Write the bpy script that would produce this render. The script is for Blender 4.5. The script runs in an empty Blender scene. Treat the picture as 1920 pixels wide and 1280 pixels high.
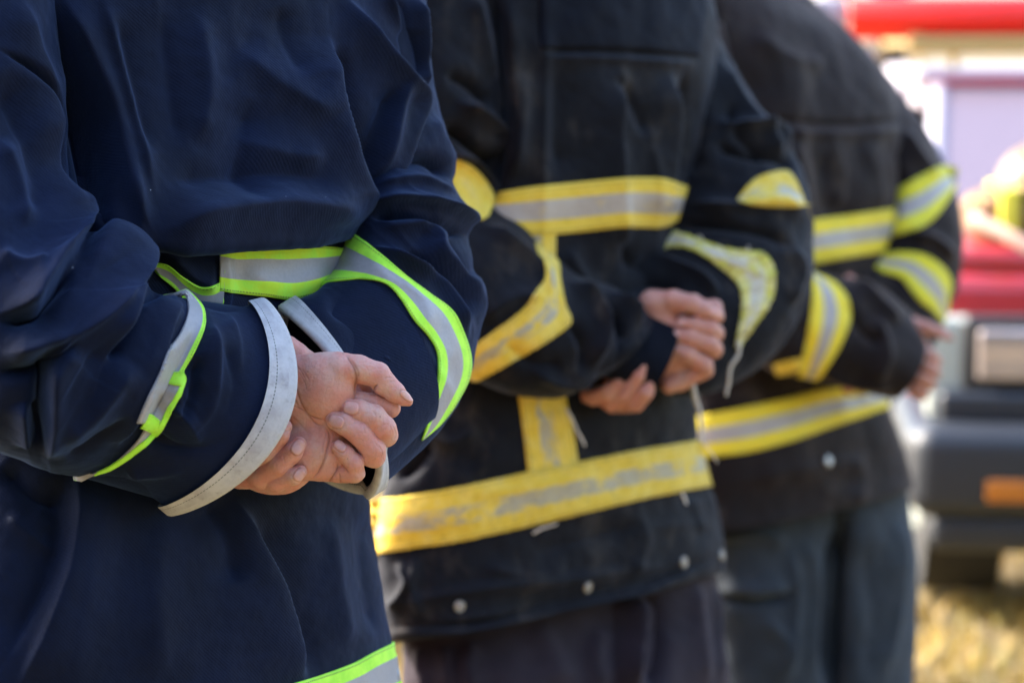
import bpy, math, random
import numpy as np
from mathutils import Vector
from mathutils.bvhtree import BVHTree
R_ = math.radians
rng = np.random.RandomState(7)
# ------------------------------------------------------------------ camera
F = 4420.0                       # focal length in photo pixels (1920 wide)
CAM_H = 1.42
PITCH = math.atan(540.0 / F)
scene = bpy.context.scene
cam_d = bpy.data.cameras.new('camera'); cam = bpy.data.objects.new('camera', cam_d)
scene.collection.objects.link(cam); scene.camera = cam
cam.location = (0, 0, CAM_H); cam.rotation_euler = (math.pi / 2 - PITCH, 0, 0)
cam_d.sensor_width = 36.0; cam_d.lens = F / 1920 * 36.0
cam_d.clip_start = 0.05; cam_d.clip_end = 3000
D1, D2, D3 = 2.08, 2.90, 3.70
cam_d.dof.use_dof = True; cam_d.dof.focus_distance = D1 - 0.02; cam_d.dof.aperture_fstop = 3.6
# ------------------------------------------------------------------ world + sun
SUN_EL, SUN_AZ = 36.0, -66.0      # azimuth from +Y (view direction), negative = left
world = bpy.data.worlds.new('World'); scene.world = world; world.use_nodes = True
wn = world.node_tree; wn.nodes.clear()
sky = wn.nodes.new('ShaderNodeTexSky'); sky.sky_type = 'NISHITA'; sky.sun_disc = False
sky.sun_elevation = R_(SUN_EL); sky.sun_rotation = R_(SUN_AZ); sky.air_density = 1.0; sky.dust_density = 2.6
bg = wn.nodes.new('ShaderNodeBackground'); bg.inputs[1].default_value = 0.15
wo = wn.nodes.new('ShaderNodeOutputWorld')
wn.links.new(sky.outputs[0], bg.inputs[0]); wn.links.new(bg.outputs[0], wo.inputs[0])
sl = bpy.data.lights.new('sun', 'SUN'); sun = bpy.data.objects.new('sun', sl); scene.collection.objects.link(sun)
sl.energy = 2.5; sl.angle = R_(0.6); sl.color = (1.0, 0.93, 0.82)
sd = Vector((math.sin(R_(SUN_AZ)) * math.cos(R_(SUN_EL)), math.cos(R_(SUN_AZ)) * math.cos(R_(SUN_EL)), math.sin(R_(SUN_EL))))
sun.rotation_euler = sd.to_track_quat('Z', 'Y').to_euler()
scene.view_settings.view_transform = 'Standard'; scene.view_settings.look = 'None'
scene.view_settings.exposure = 2.75; scene.view_settings.gamma = 1.0
scene.render.resolution_x = 1024; scene.render.resolution_y = 682
scene.cycles.max_bounces = 6
# ------------------------------------------------------------------ geometry helpers
_cp, _sp = math.cos(PITCH), math.sin(PITCH)
AX = np.array([[1, 0, 0], [0, _sp, _cp], [0, _cp, -_sp]])     # right, up, forward
CP = np.array([0, 0, CAM_H])
def W(px, py, d):
    """point seen at photo pixel px,py at depth d (metres along the view axis), world coordinates"""
    px, py, d = np.broadcast_arrays(np.asarray(px, float), np.asarray(py, float), np.asarray(d, float))
    x = (px - 960) / F * d; y = -(py - 640) / F * d
    return CP + x[..., None] * AX[0] + y[..., None] * AX[1] + d[..., None] * AX[2]
def PX(P):
    q = P - CP
    x = q @ AX[0]; y = q @ AX[1]; d = q @ AX[2]
    return x / d * F + 960, -y / d * F + 640, d
def spline(pts, n, closed=False):
    """Catmull-Rom through pts (k,dim) sampled n times, uniform in arc length of the control polygon"""
    P = np.asarray(pts, float)
    if len(P) == 2:
        t = np.linspace(0, 1, n)[:, None]; return P[0] * (1 - t) + P[1] * t
    seg = np.linalg.norm(np.diff(P[:, :2], axis=0), axis=1) + 1e-6
    s = np.concatenate([[0], np.cumsum(seg)]); s /= s[-1]
    return cr_eval(P, np.interp(np.linspace(0, 1, n), s, np.arange(len(P))))
def cr_eval(P, u):
    k = len(P); u = np.clip(u, 0, k - 1 - 1e-9); i = np.floor(u).astype(int); t = (u - i)[:, None]
    def g(j):
        lo = j < 0; hi = j > k - 1
        r = P[np.clip(j, 0, k - 1)].copy()
        r[lo] = 2 * P[0] - P[1]; r[hi] = 2 * P[-1] - P[-2]
        return r
    a, b, c, d = g(i - 1), g(i), g(i + 1), g(i + 2)
    return 0.5 * ((2 * b) + (-a + c) * t + (2 * a - 5 * b + 4 * c - d) * t * t + (-a + 3 * b - 3 * c + d) * t ** 3)
_T = rng.rand(32, 32, 32).astype(np.float32) * 2 - 1
def noise(p, s=1.0, seed=0):
    """smooth value noise, p (...,3)"""
    q = p * s + seed * 7.31; i = np.floor(q).astype(int); f = q - i; f = f * f * f * (f * (f * 6 - 15) + 10); i &= 31; j = (i + 1) & 31
    x0, y0, z0 = i[..., 0], i[..., 1], i[..., 2]; x1, y1, z1 = j[..., 0], j[..., 1], j[..., 2]
    fx, fy, fz = f[..., 0], f[..., 1], f[..., 2]
    a = _T[x0, y0, z0] * (1 - fx) + _T[x1, y0, z0] * fx; b = _T[x0, y1, z0] * (1 - fx) + _T[x1, y1, z0] * fx
    c = _T[x0, y0, z1] * (1 - fx) + _T[x1, y0, z1] * fx; d = _T[x0, y1, z1] * (1 - fx) + _T[x1, y1, z1] * fx
    return (a * (1 - fy) + b * fy) * (1 - fz) + (c * (1 - fy) + d * fy) * fz
def sstep(x, a, b):
    t = np.clip((x - a) / (b - a), 0, 1); return t * t * (3 - 2 * t)
def mesh_obj(name, V, faces, mat, parent=None, uv=None, smooth=True, attrs=None, mats=None, fmat=None):
    """V world verts (n,3); faces: array (m,4)/(m,3) or list of such arrays; uv: per vertex (n,2)"""
    if not isinstance(faces, (list, tuple)): faces = [faces]
    V = np.asarray(V, float)
    loc = np.zeros(3)
    p = parent
    while p is not None:
        loc = loc + np.array(p.location); p = p.parent
    me = bpy.data.meshes.new(name)
    me.vertices.add(len(V)); me.vertices.foreach_set('co', (V - loc).astype(np.float32).ravel())
    me.materials.clear()
    idx = np.concatenate([f.ravel() for f in faces]).astype(np.int32)
    tot = np.concatenate([np.full(len(f), f.shape[1]) for f in faces]).astype(np.int32)
    st = np.concatenate([[0], np.cumsum(tot)[:-1]]).astype(np.int32)
    me.loops.add(len(idx)); me.loops.foreach_set('vertex_index', idx)
    me.polygons.add(len(tot)); me.polygons.foreach_set('loop_start', st); me.polygons.foreach_set('loop_total', tot)
    me.polygons.foreach_set('use_smooth', np.full(len(tot), smooth))
    if uv is not None and uv is not False:
        l = me.uv_layers.new(name='UVMap'); l.data.foreach_set('uv', np.asarray(uv, np.float32)[idx].ravel())
    for m in (mats or [mat]): me.materials.append(m)
    if fmat is not None: me.polygons.foreach_set('material_index', np.asarray(fmat, np.int32))
    me.update(); me.validate(verbose=False)
    if attrs:
        for k, a in attrs.items():
            at = me.attributes.new(k, 'FLOAT', 'POINT'); at.data.foreach_set('value', np.asarray(a, np.float32))
    o = bpy.data.objects.new(name, me); scene.collection.objects.link(o)
    if parent is not None: o.parent = parent
    return o
def empty(name, loc, label, cat, group=None):
    o = bpy.data.objects.new(name, None); scene.collection.objects.link(o); o.location = loc
    o.empty_display_size = 0.1
    o['label'] = label; o['category'] = cat
    if group: o['group'] = group
    return o
def tag(o, label, cat=None, group=None, kind=None):
    if label: o['label'] = label
    if cat: o['category'] = cat
    if group: o['group'] = group
    if kind: o['kind'] = kind
    return o
def grid_faces(nv, nu, closed=True, off=0):
    i = np.arange(nv - 1)[:, None]; j = np.arange(nu if closed else nu - 1)[None, :]
    jn = (j + 1) % nu
    f = np.stack([i * nu + j + 0 * jn, i * nu + jn, (i + 1) * nu + jn, (i + 1) * nu + j + 0 * jn], -1)
    return f.reshape(-1, 4) + off
# ---- loft: stations (Lx,Ly,Rx,Ry,zL,zR,bf,bb,fx,fy,kx,ky)
# L,R silhouettes in photo px; z metres towards the camera from depth D; bf/bb front/back half thickness; f = forward bow px of the near side, k = of the far side
def loft(st, D, nv, nu, pw=1.0, bowq=1.6):
    S = []
    for s in st:
        s = list(s); s += [0] * (12 - len(s))
        if s[7] == 0: s[7] = s[6]
        S.append(s)
    S = np.array(S, float)
    mid = (S[:, 0:2] + S[:, 2:4]) / 2
    seg = np.linalg.norm(np.diff(mid, axis=0), axis=1) + 15
    cs = np.concatenate([[0], np.cumsum(seg)]); cs /= cs[-1]
    Q = cr_eval(S, np.interp(np.linspace(0, 1, nv), cs, np.arange(len(S))))
    ph = np.linspace(0, 2 * np.pi, nu, endpoint=False) - 0.0
    c, s = np.cos(ph), np.sin(ph)            # phi 0 = R, pi/2 = towards camera, pi = L
    c = np.sign(c) * np.abs(c) ** pw
    sf = np.sign(s) * np.abs(s) ** pw
    fr = np.clip(s, 0, 1) ** bowq; bk = np.clip(-s, 0, 1) ** bowq
    A = Q[:, None, :]
    px = (A[..., 0] + A[..., 2]) / 2 + (A[..., 2] - A[..., 0]) / 2 * c + A[..., 8] * fr + A[..., 10] * bk
    py = (A[..., 1] + A[..., 3]) / 2 + (A[..., 3] - A[..., 1]) / 2 * c + A[..., 9] * fr + A[..., 11] * bk
    z = (A[..., 4] + A[..., 5]) / 2 + (A[..., 5] - A[..., 4]) / 2 * c + np.where(sf > 0, sf * A[..., 6], sf * A[..., 7])
    return W(px, py, D - z)
def gnormal(G):
    du = np.roll(G, -1, 1) - np.roll(G, 1, 1); dv = np.gradient(G, axis=0)
    n = np.cross(du, dv); n /= np.linalg.norm(n, axis=-1, keepdims=True) + 1e-12
    c = G.mean(1, keepdims=True)
    if np.sum(n * (G - c)) < 0: n = -n
    return n
def stroke_field(x, y, strokes, w=None):
    """sum of fold strokes at photo px x,y. stroke=(pts, amp_mm, wA, wB): wA screen-left of a downward stroke"""
    out = np.zeros_like(x)
    for pts, amp, wA, wB in strokes:
        P = spline(pts, 40); m = 3.0 * max(wA, wB)
        sel = (x > P[:, 0].min() - m) & (x < P[:, 0].max() + m) & (y > P[:, 1].min() - m) & (y < P[:, 1].max() + m)
        if w is not None: sel &= w > 0.01
        if not sel.any(): continue
        a = x[sel]; b = y[sel]
        best = np.full(a.shape, 1e9); t = np.zeros_like(a); side = np.zeros_like(a)
        for k in range(len(P) - 1):
            dx, dy = P[k + 1] - P[k]; L2 = dx * dx + dy * dy + 1e-9
            h = np.clip(((a - P[k, 0]) * dx + (b - P[k, 1]) * dy) / L2, 0, 1)
            ex = a - P[k, 0] - h * dx; ey = b - P[k, 1] - h * dy; d2 = ex * ex + ey * ey
            u = d2 < best
            best = np.where(u, d2, best); t = np.where(u, (k + h) / (len(P) - 1), t); side = np.where(u, dx * ey - dy * ex, side)
        d = np.sqrt(best); ww = np.where(side > 0, wA, wB)
        tp = np.minimum(1, np.minimum(t / 0.22, (1 - t) / 0.22)); tp = tp * tp * (3 - 2 * tp)
        q = d / ww; sh = np.where(q < 3, 0, 1); pr = np.exp(-1.45 * (np.sqrt(q * q + 0.05) - 0.2236)) * np.clip(1 - (d / m) ** 2, 0, 1) ** 2
        out[sel] += amp * 1e-3 * pr * (0.05 + 0.95 * tp)
    return out
FOLD = 1.9
def sculpt(G, strokes, nz=(), cuff=0):
    n = gnormal(G); vd = CP - G; vd /= np.linalg.norm(vd, axis=-1, keepdims=True)
    w = sstep(np.sum(n * vd, -1), -0.25, 0.15)
    x, y, d = PX(G)
    h = stroke_field(x, y, strokes, w) * w * FOLD
    for e in nz:
        if len(e) == 7:                      # crumples: (amp, angle deg of the fold lines, length px, pitch px, seed, (cx, cy), radius)
            amp, ang, La, Lb, seed, (cx, cy), R = e; ca, sa = math.cos(R_(ang)), math.sin(R_(ang))
            q = np.stack([(x * ca + y * sa) / La, (-x * sa + y * ca) / Lb, d * 2], -1); q = q + 0.35 * np.stack([noise(q * 0.9, 1, seed + 5), noise(q * 0.9, 1, seed + 6), 0 * x], -1)
            rdg = 1 - np.sqrt(noise(q, 1.0, seed) ** 2 + 0.004) * 2.4
            h = h + amp * rdg * np.exp(-((x - cx) ** 2 + (y - cy) ** 2) / R ** 2) * w; continue
        amp, sc, seed = e
        p = G * np.array(sc) if np.ndim(sc) else G * sc
        h = h + amp * noise(p, 1.0, seed)
    if cuff: h = h * (1 - 0.9 * sstep(np.linspace(0, 1, len(G)), 1 - cuff, 1 - cuff * 0.35))[:, None]
    return G + n * h[..., None]
def loft_obj(name, G, mat, parent, cap0=False, cap1=False, inner=0, uvs=1.0):
    nv, nu = G.shape[:2]
    if inner:                               # open end with an inner wall
        c = G[-1].mean(0)
        ax = G[-1].mean(0) - G[-4].mean(0); ax /= np.linalg.norm(ax) + 1e-9
        ex = [c + (G[-1] - c) * 0.95 - ax * 0.001]
        for k in range(1, 9): ex.append(c + (G[-1] - c) * (0.93 - 0.01 * k) - ax * 0.012 * k)
        G = np.concatenate([G, np.stack(ex)], 0); nv = len(G)
    du = np.linalg.norm(np.diff(np.concatenate([G, G[:, :1]], 1), axis=1), axis=-1)
    u = np.concatenate([np.zeros((nv, 1)), np.cumsum(du, 1)[:, :-1]], 1)
    dv = np.linalg.norm(np.diff(G, axis=0), axis=-1).mean(1); v = np.concatenate([[0], np.cumsum(dv)])[:, None] + 0 * u
    V = G.reshape(-1, 3); fs = [grid_faces(nv, nu)]
    uv = np.stack([u.mean(0, keepdims=True) + 0 * u, v], -1).reshape(-1, 2)
    extra = []
    for flag, row in ((cap0, 0), (cap1, nv - 1)):
        if flag:
            ci = len(V) + len(extra); extra.append(G[row].mean(0)); j = np.arange(nu)
            t = np.stack([row * nu + j, row * nu + (j + 1) % nu, np.full(nu, ci)], -1)
            fs.append(t if row else t[:, ::-1])
    if extra:
        V = np.concatenate([V, np.array(extra)]); uv = np.concatenate([uv, np.zeros((len(extra), 2))])
    return mesh_obj(name, V, fs, mat, parent, uv)
def bvh_of(Gs):
    V = []; Fc = []; o = 0
    for G in Gs:
        nv, nu = G.shape[:2]; V.append(G.reshape(-1, 3)); Fc.append(grid_faces(nv, nu, True, o)); o += nv * nu
    return BVHTree.FromPolygons(np.concatenate(V).tolist(), np.concatenate(Fc).tolist())
CPv = Vector(CP)
def band(name, top, bot, bvh, mat, parent, nu=90, nv=16, off=0.0022, ext=(0, 0), thick=0.003, rag=0.0, D=None, uoff=0.0, blur=1):
    """ribbon sewn on the cloth: top/bot edges are polylines in photo px, the surface follows the garment under it"""
    T = spline(top, nu); B = spline(bot, nu)
    if rag:
        k = np.arange(nu)
        T = T + rag * (rng.rand(nu, 2) - 0.5); B = B + rag * (rng.rand(nu, 2) - 0.5)
    v = np.linspace(0, 1, nv)[:, None, None]
    Pp = T[None] * (1 - v) + B[None] * v
    Wd = W(Pp[..., 0], Pp[..., 1], 1.0) - CP
    H = np.zeros((nv, nu)); last = None
    for i in range(nv):
        for j in range(nu):
            hit = bvh.ray_cast(CPv, Vector(Wd[i, j]))
            H[i, j] = (hit[0] - CPv).dot(Vector(AX[2])) if hit[0] is not None else np.nan
    med = np.nanmedian(H) if D is None else D
    bad = ~np.isfinite(H) | (np.abs(H - np.nanmedian(H)) > 0.5)
    H[bad] = np.nan
    for i in range(nv):                     # fill misses along the row
        r = H[i]; ok = np.isfinite(r)
        if ok.any(): H[i] = np.interp(np.arange(nu), np.arange(nu)[ok], r[ok])
        else: H[i] = med
    for _ in range(blur):
        Hp = np.pad(H, 1, mode='edge'); H2 = (Hp[1:-1, :-2] + Hp[1:-1, 2:] + Hp[:-2, 1:-1] + Hp[2:, 1:-1] + 2 * H) / 6
        H = np.minimum(H, H2)
    S = W(Pp[..., 0], Pp[..., 1], H)
    cols = [S[:, j] for j in range(nu)]
    for side, n in ((0, ext[0]), (1, ext[1])):
        for k in range(n):                  # carry the ribbon on round the garment, out of this camera's sight
            a, b = (cols[0], cols[3]) if side == 0 else (cols[-1], cols[-4])
            d = (a - b); d /= np.linalg.norm(d, axis=1, keepdims=True) + 1e-9
            q = a + d * 0.012 + AX[2] * 0.006; r = []
            for p in q:
                h = bvh.find_nearest(Vector(p)); r.append(h[0])
            r = np.array(r)
            if side == 0: cols.insert(0, r)
            else: cols.append(r)
    S = np.stack(cols, 1); nu2 = S.shape[1]
    dS = np.gradient(S, axis=1); dT = np.gradient(S, axis=0); n = np.cross(dS, dT); n /= np.linalg.norm(n, axis=-1, keepdims=True) + 1e-12
    vd = CP - S; vd /= np.linalg.norm(vd, axis=-1, keepdims=True)
    if np.sum(n * vd) < 0: n = -n
    nn = n * 0.5 + vd * 0.5
    if ext[0]: nn[:, :ext[0]] = n[:, :ext[0]]
    if ext[1]: nn[:, -ext[1]:] = n[:, -ext[1]:]
    S = S + nn * off
    ul = np.concatenate([[0], np.cumsum(np.linalg.norm(np.diff(S[nv // 2], axis=0), axis=1))]) + uoff
    uv = np.stack(np.broadcast_arrays(ul[None, :], np.linspace(0, 1, nv)[:, None]), -1)
    Vf = S.reshape(-1, 3); back = (S - nn * (thick)).reshape(-1, 3); m = nv * nu2
    f = grid_faces(nv, nu2, False)
    idx = np.arange(m).reshape(nv, nu2)
    loop = np.concatenate([idx[0], idx[1:, -1], idx[-1, -2::-1], idx[-2:0:-1, 0]])
    ln = np.roll(loop, -1); sk = np.stack([loop, loop + m, ln + m, ln], -1)
    return mesh_obj(name, np.concatenate([Vf, back]), [f, sk], mat, parent, np.concatenate([uv.reshape(-1, 2)] * 2))
def tube(name, P, r, mat, parent=None, n=8, mk=True):
    P = np.asarray(P, float); k = len(P); r = np.broadcast_to(np.asarray(r, float), (k,))
    t = np.gradient(P, axis=0); t /= np.linalg.norm(t, axis=1, keepdims=True) + 1e-12
    up = np.array([0.13, 0.21, 0.97]); a = np.cross(t, up); a /= np.linalg.norm(a, axis=1, keepdims=True) + 1e-9; b = np.cross(t, a)
    ph = np.linspace(0, 2 * np.pi, n, endpoint=False)
    G = P[:, None] + r[:, None, None] * (a[:, None] * np.cos(ph)[None, :, None] + b[:, None] * np.sin(ph)[None, :, None])
    if not mk: return G
    return loft_obj(name, G, mat, parent, True, True)
# ---- signed distance fields -> mesh (surface nets)
def d_cap(p, a, b, ra, rb, zs=1.0):
    a = np.array(a, float); b = np.array(b, float); q = p - a; e = b - a
    if zs != 1.0:
        sc = np.array([1, 1, zs]); q = q * sc; e = e * sc
    h = np.clip(q @ e / (e @ e + 1e-9), 0, 1)
    return np.linalg.norm(q - h[:, None] * e, axis=1) - (ra + (rb - ra) * h)
def d_ell(p, c, r, rz=0.0):
    q = p - np.array(c, float)
    if rz:
        cc, ss = math.cos(R_(rz)), math.sin(R_(rz)); q = np.stack([q[:, 0] * cc + q[:, 1] * ss, -q[:, 0] * ss + q[:, 1] * cc, q[:, 2]], -1)
    r = np.array(r, float); k0 = np.linalg.norm(q / r, axis=1); k1 = np.linalg.norm(q / r ** 2, axis=1) + 1e-9
    return k0 * (k0 - 1) / k1
def smin(a, b, k):
    h = np.clip(k - np.abs(a - b), 0, None) / k
    return np.minimum(a, b) - h * h * k * 0.25
def chain(p, pts, k=3.0):
    d = None
    for a, b in zip(pts[:-1], pts[1:]):
        e = d_cap(p, a[:3], b[:3], a[3], b[3]); d = e if d is None else smin(d, e, k)
    return d
def sdf_mesh(fn, lo, hi, step, newton=3, coarse=4):
    lo = np.array(lo, float); hi = np.array(hi, float)
    n = (np.ceil((hi - lo) / step / coarse).astype(int)) * coarse + 1
    nc = (n - 1) // coarse + 1
    ax = [lo[i] + step * coarse * np.arange(nc[i]) for i in range(3)]
    Pc = np.stack(np.meshgrid(*ax, indexing='ij'), -1).reshape(-1, 3)
    dc = fn(Pc).reshape(nc)
    D = np.repeat(np.repeat(np.repeat(dc, coarse, 0), coarse, 1), coarse, 2)[:n[0], :n[1], :n[2]]
    # nearest-coarse value is a sign guess; evaluate finely near the surface
    near = np.abs(dc) < step * coarse * 2.6
    nr = near.copy()
    for a in range(3):
        nr |= np.roll(near, 1, a) | np.roll(near, -1, a)
    M = np.repeat(np.repeat(np.repeat(nr, coarse, 0), coarse, 1), coarse, 2)[:n[0], :n[1], :n[2]]
    ii = np.argwhere(M); D = D.astype(np.float64)
    vals = np.empty(len(ii))
    for s in range(0, len(ii), 400000): vals[s:s + 400000] = fn(lo + step * ii[s:s + 400000])
    D[M] = vals
    sg = D < 0
    cnt = np.zeros(tuple(n - 1), np.int8)
    for a in (0, 1):
        for b in (0, 1):
            for c in (0, 1):
                cnt += sg[a:n[0] - 1 + a, b:n[1] - 1 + b, c:n[2] - 1 + c]
    act = (cnt > 0) & (cnt < 8); ids = np.full(act.shape, -1); ci = np.argwhere(act); ids[act] = np.arange(len(ci))
    acc = np.zeros((len(ci), 3)); num = np.zeros(len(ci))
    cor = [(a, b, c) for a in (0, 1) for b in (0, 1) for c in (0, 1)]
    for A in cor:
        for ax_ in range(3):
            if A[ax_]: continue
            B = list(A); B[ax_] = 1
            da = D[ci[:, 0] + A[0], ci[:, 1] + A[1], ci[:, 2] + A[2]]; db = D[ci[:, 0] + B[0], ci[:, 1] + B[1], ci[:, 2] + B[2]]
            x = (da < 0) != (db < 0); t = np.where(x, da / np.where(x, da - db, 1), 0)
            p = np.tile(np.array(A, float), (len(ci), 1)); p[:, ax_] += t
            acc += p * x[:, None]; num += x
    V = lo + step * (ci + acc / num[:, None])
    Fs = []
    for ax_ in range(3):
        sl0 = [slice(None)] * 3; sl1 = [slice(None)] * 3; sl0[ax_] = slice(0, -1); sl1[ax_] = slice(1, None)
        ch = sg[tuple(sl0)] != sg[tuple(sl1)]; e = np.argwhere(ch)
        o1, o2 = [(1, 2), (2, 0), (0, 1)][ax_]
        ok = (e[:, o1] > 0) & (e[:, o2] > 0) & (e[:, o1] < n[o1] - 1) & (e[:, o2] < n[o2] - 1); e = e[ok]
        def cell(da, db):
            q = e.copy(); q[:, o1] -= da; q[:, o2] -= db; return ids[q[:, 0], q[:, 1], q[:, 2]]
        q = np.stack([cell(0, 0), cell(1, 0), cell(1, 1), cell(0, 1)], -1)
        ins = sg[e[:, 0], e[:, 1], e[:, 2]]
        q[~ins] = q[~ins][:, ::-1]; Fs.append(q)
    Fc = np.concatenate(Fs); Fc = Fc[(Fc >= 0).all(1)]
    for _ in range(newton):
        h = step * 0.5; d0 = fn(V)
        g = np.stack([fn(V + np.array(v) * h) - fn(V - np.array(v) * h) for v in ((1, 0, 0), (0, 1, 0), (0, 0, 1))], -1) / (2 * h)
        V = V - np.clip(d0 / (np.sum(g * g, 1) + 0.05), -step, step)[:, None] * g * 0.8
    return V, Fc
# ------------------------------------------------------------------ materials
class NT:
    def __init__(s, name):
        s.m = bpy.data.materials.new(name); s.m.use_nodes = True; s.t = s.m.node_tree; s.t.nodes.clear()
        s.out = s.n('ShaderNodeOutputMaterial'); s.p = s.n('ShaderNodeBsdfPrincipled'); s.l(s.p.outputs[0], s.out.inputs[0])
    def n(s, k, **kw):
        x = s.t.nodes.new(k)
        for a, b in kw.items(): setattr(x, a, b)
        return x
    def l(s, a, b): s.t.links.new(a, b)
    def val(s, x, i, v):
        if hasattr(v, 'links') or isinstance(v, bpy.types.NodeSocket): s.l(v, x.inputs[i])
        else: x.inputs[i].default_value = v
    def math(s, op, a, b=0.0, c=0.0, clamp=False):
        x = s.n('ShaderNodeMath', operation=op); x.use_clamp = clamp; s.val(x, 0, a); s.val(x, 1, b)
        if op in ('MULTIPLY_ADD', 'SMOOTH_MIN', 'WRAP'): s.val(x, 2, c)
        return x.outputs[0]
    def mix(s, f, a, b, mode='MIX'):
        x = s.n('ShaderNodeMix', data_type='RGBA', blend_type=mode); s.val(x, 0, f); s.val(x, 6, a); s.val(x, 7, b); return x.outputs[2]
    def noise(s, co, sc, det=3, rough=0.55, dist=0.0):
        x = s.n('ShaderNodeTexNoise'); s.l(co, x.inputs['Vector']); x.inputs['Scale'].default_value = sc; x.inputs['Detail'].default_value = det
        x.inputs['Roughness'].default_value = rough; x.inputs['Distortion'].default_value = dist; return x.outputs[0]
    def ramp(s, f, stops, interp='LINEAR'):
        x = s.n('ShaderNodeValToRGB'); s.l(f, x.inputs[0]); r = x.color_ramp; r.interpolation = interp
        while len(r.elements) < len(stops): r.elements.new(0.5)
        for e, (p, c) in zip(r.elements, stops): e.position = p; e.color = c if len(c) == 4 else (*c, 1)
        return x.outputs[0]
    def smooth(s, v, a, b):
        x = s.n('ShaderNodeMapRange', interpolation_type='SMOOTHSTEP'); s.val(x, 0, v); x.inputs[1].default_value = a; x.inputs[2].default_value = b; return x.outputs[0]
    def obj(s): return s.n('ShaderNodeTexCoord').outputs['Object']
    def uv(s): return s.n('ShaderNodeTexCoord').outputs['UV']
    def scale(s, co, v):
        x = s.n('ShaderNodeMapping'); s.l(co, x.inputs[0]); x.inputs['Scale'].default_value = v; return x.outputs[0]
    def bump(s, h, strength, dist, prev=None):
        x = s.n('ShaderNodeBump'); s.l(h, x.inputs['Height']); x.inputs['Strength'].default_value = strength; x.inputs['Distance'].default_value = dist
        if prev is not None: s.l(prev, x.inputs['Normal'])
        return x.outputs[0]
    def set(s, **kw):
        for k, v in kw.items():
            k = {'base': 'Base Color', 'rough': 'Roughness', 'spec': 'Specular IOR Level', 'sheen': 'Sheen Weight', 'sheenr': 'Sheen Roughness', 'sheent': 'Sheen Tint', 'metal': 'Metallic',
                 'sss': 'Subsurface Weight', 'sssr': 'Subsurface Radius', 'ssss': 'Subsurface Scale', 'normal': 'Normal', 'coat': 'Coat Weight', 'coatr': 'Coat Roughness', 'trans': 'Transmission Weight', 'em': 'Emission Color', 'ems': 'Emission Strength', 'alpha': 'Alpha'}[k]
            if isinstance(v, tuple) and len(v) == 3 and k != 'Subsurface Radius': v = (*v, 1)
            s.val(s.p, s.p.inputs.find(k), v)
        return s.m
def plain(name, col, rough=0.5, metal=0.0, var=0.12, sc=30, bump=0.1, **kw):
    t = NT(name); o = t.obj(); n = t.noise(o, sc, 4)
    f = t.math('MULTIPLY_ADD', n, 2 * var, 1 - var)
    x = t.mix(1.0, (*col, 1), f, 'MULTIPLY')
    t.set(base=x, rough=rough, metal=metal, normal=t.bump(t.noise(o, sc * 8, 3), bump, 0.001), **kw)
    return t.m
def cloth(name, col, dark, sheen=0.35, tint=(0.5, 0.6, 1.0), tw=3400.0, twb=0.5, lint=0.0, dust=0.0, rough=0.70, spec=0.09):
    t = NT(name); o = t.obj(); u = t.uv()
    big = t.noise(o, 9, 4, 0.6)
    c = t.mix(t.smooth(big, 0.3, 0.7), (*dark, 1), (*col, 1))
    fine = t.noise(o, 260, 3, 0.7)
    c = t.mix(1.0, c, t.math('MULTIPLY_ADD', fine, 0.5, 0.75), 'MULTIPLY')
    if dust:
        dn = t.noise(t.scale(o, (1, 1, 0.6)), 14, 6, 0.7); c = t.mix(t.math('MULTIPLY', t.smooth(dn, 0.5, 0.8), dust), c, (0.16, 0.13, 0.10, 1))
    if lint:
        v = t.n('ShaderNodeTexVoronoi'); t.l(o, v.inputs['Vector']); v.inputs['Scale'].default_value = 46; v.inputs['Randomness'].default_value = 1
        k = t.math('LESS_THAN', v.outputs['Distance'], 0.028)
        k = t.math('MULTIPLY', k, t.math('GREATER_THAN', t.noise(o, 33, 1), 0.56)); c = t.mix(t.math('MULTIPLY', k, lint), c, (0.30, 0.33, 0.40, 1))
    w = t.n('ShaderNodeTexWave', wave_type='BANDS', bands_direction='DIAGONAL'); t.l(t.scale(u, (1, 1, 0)), w.inputs['Vector']); w.inputs['Scale'].default_value = tw / 20 * 1.0
    w.inputs['Distortion'].default_value = 0.6; w.inputs['Detail'].default_value = 1
    b = t.bump(w.outputs[1], twb, 0.0004)
    c = t.mix(t.math('MULTIPLY', w.outputs[1], 0.10), c, t.mix(1.0, c, (0.45, 0.45, 0.5, 1), 'MULTIPLY'))
    b = t.bump(t.noise(o, 700, 2), 0.25, 0.0005, b)
    b = t.bump(t.noise(o, 40, 4, 0.6), 0.35, 0.004, b)
    t.set(base=c, rough=rough, spec=spec, sheen=sheen, sheenr=0.45, sheent=tint, normal=b); return t.m
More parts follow.
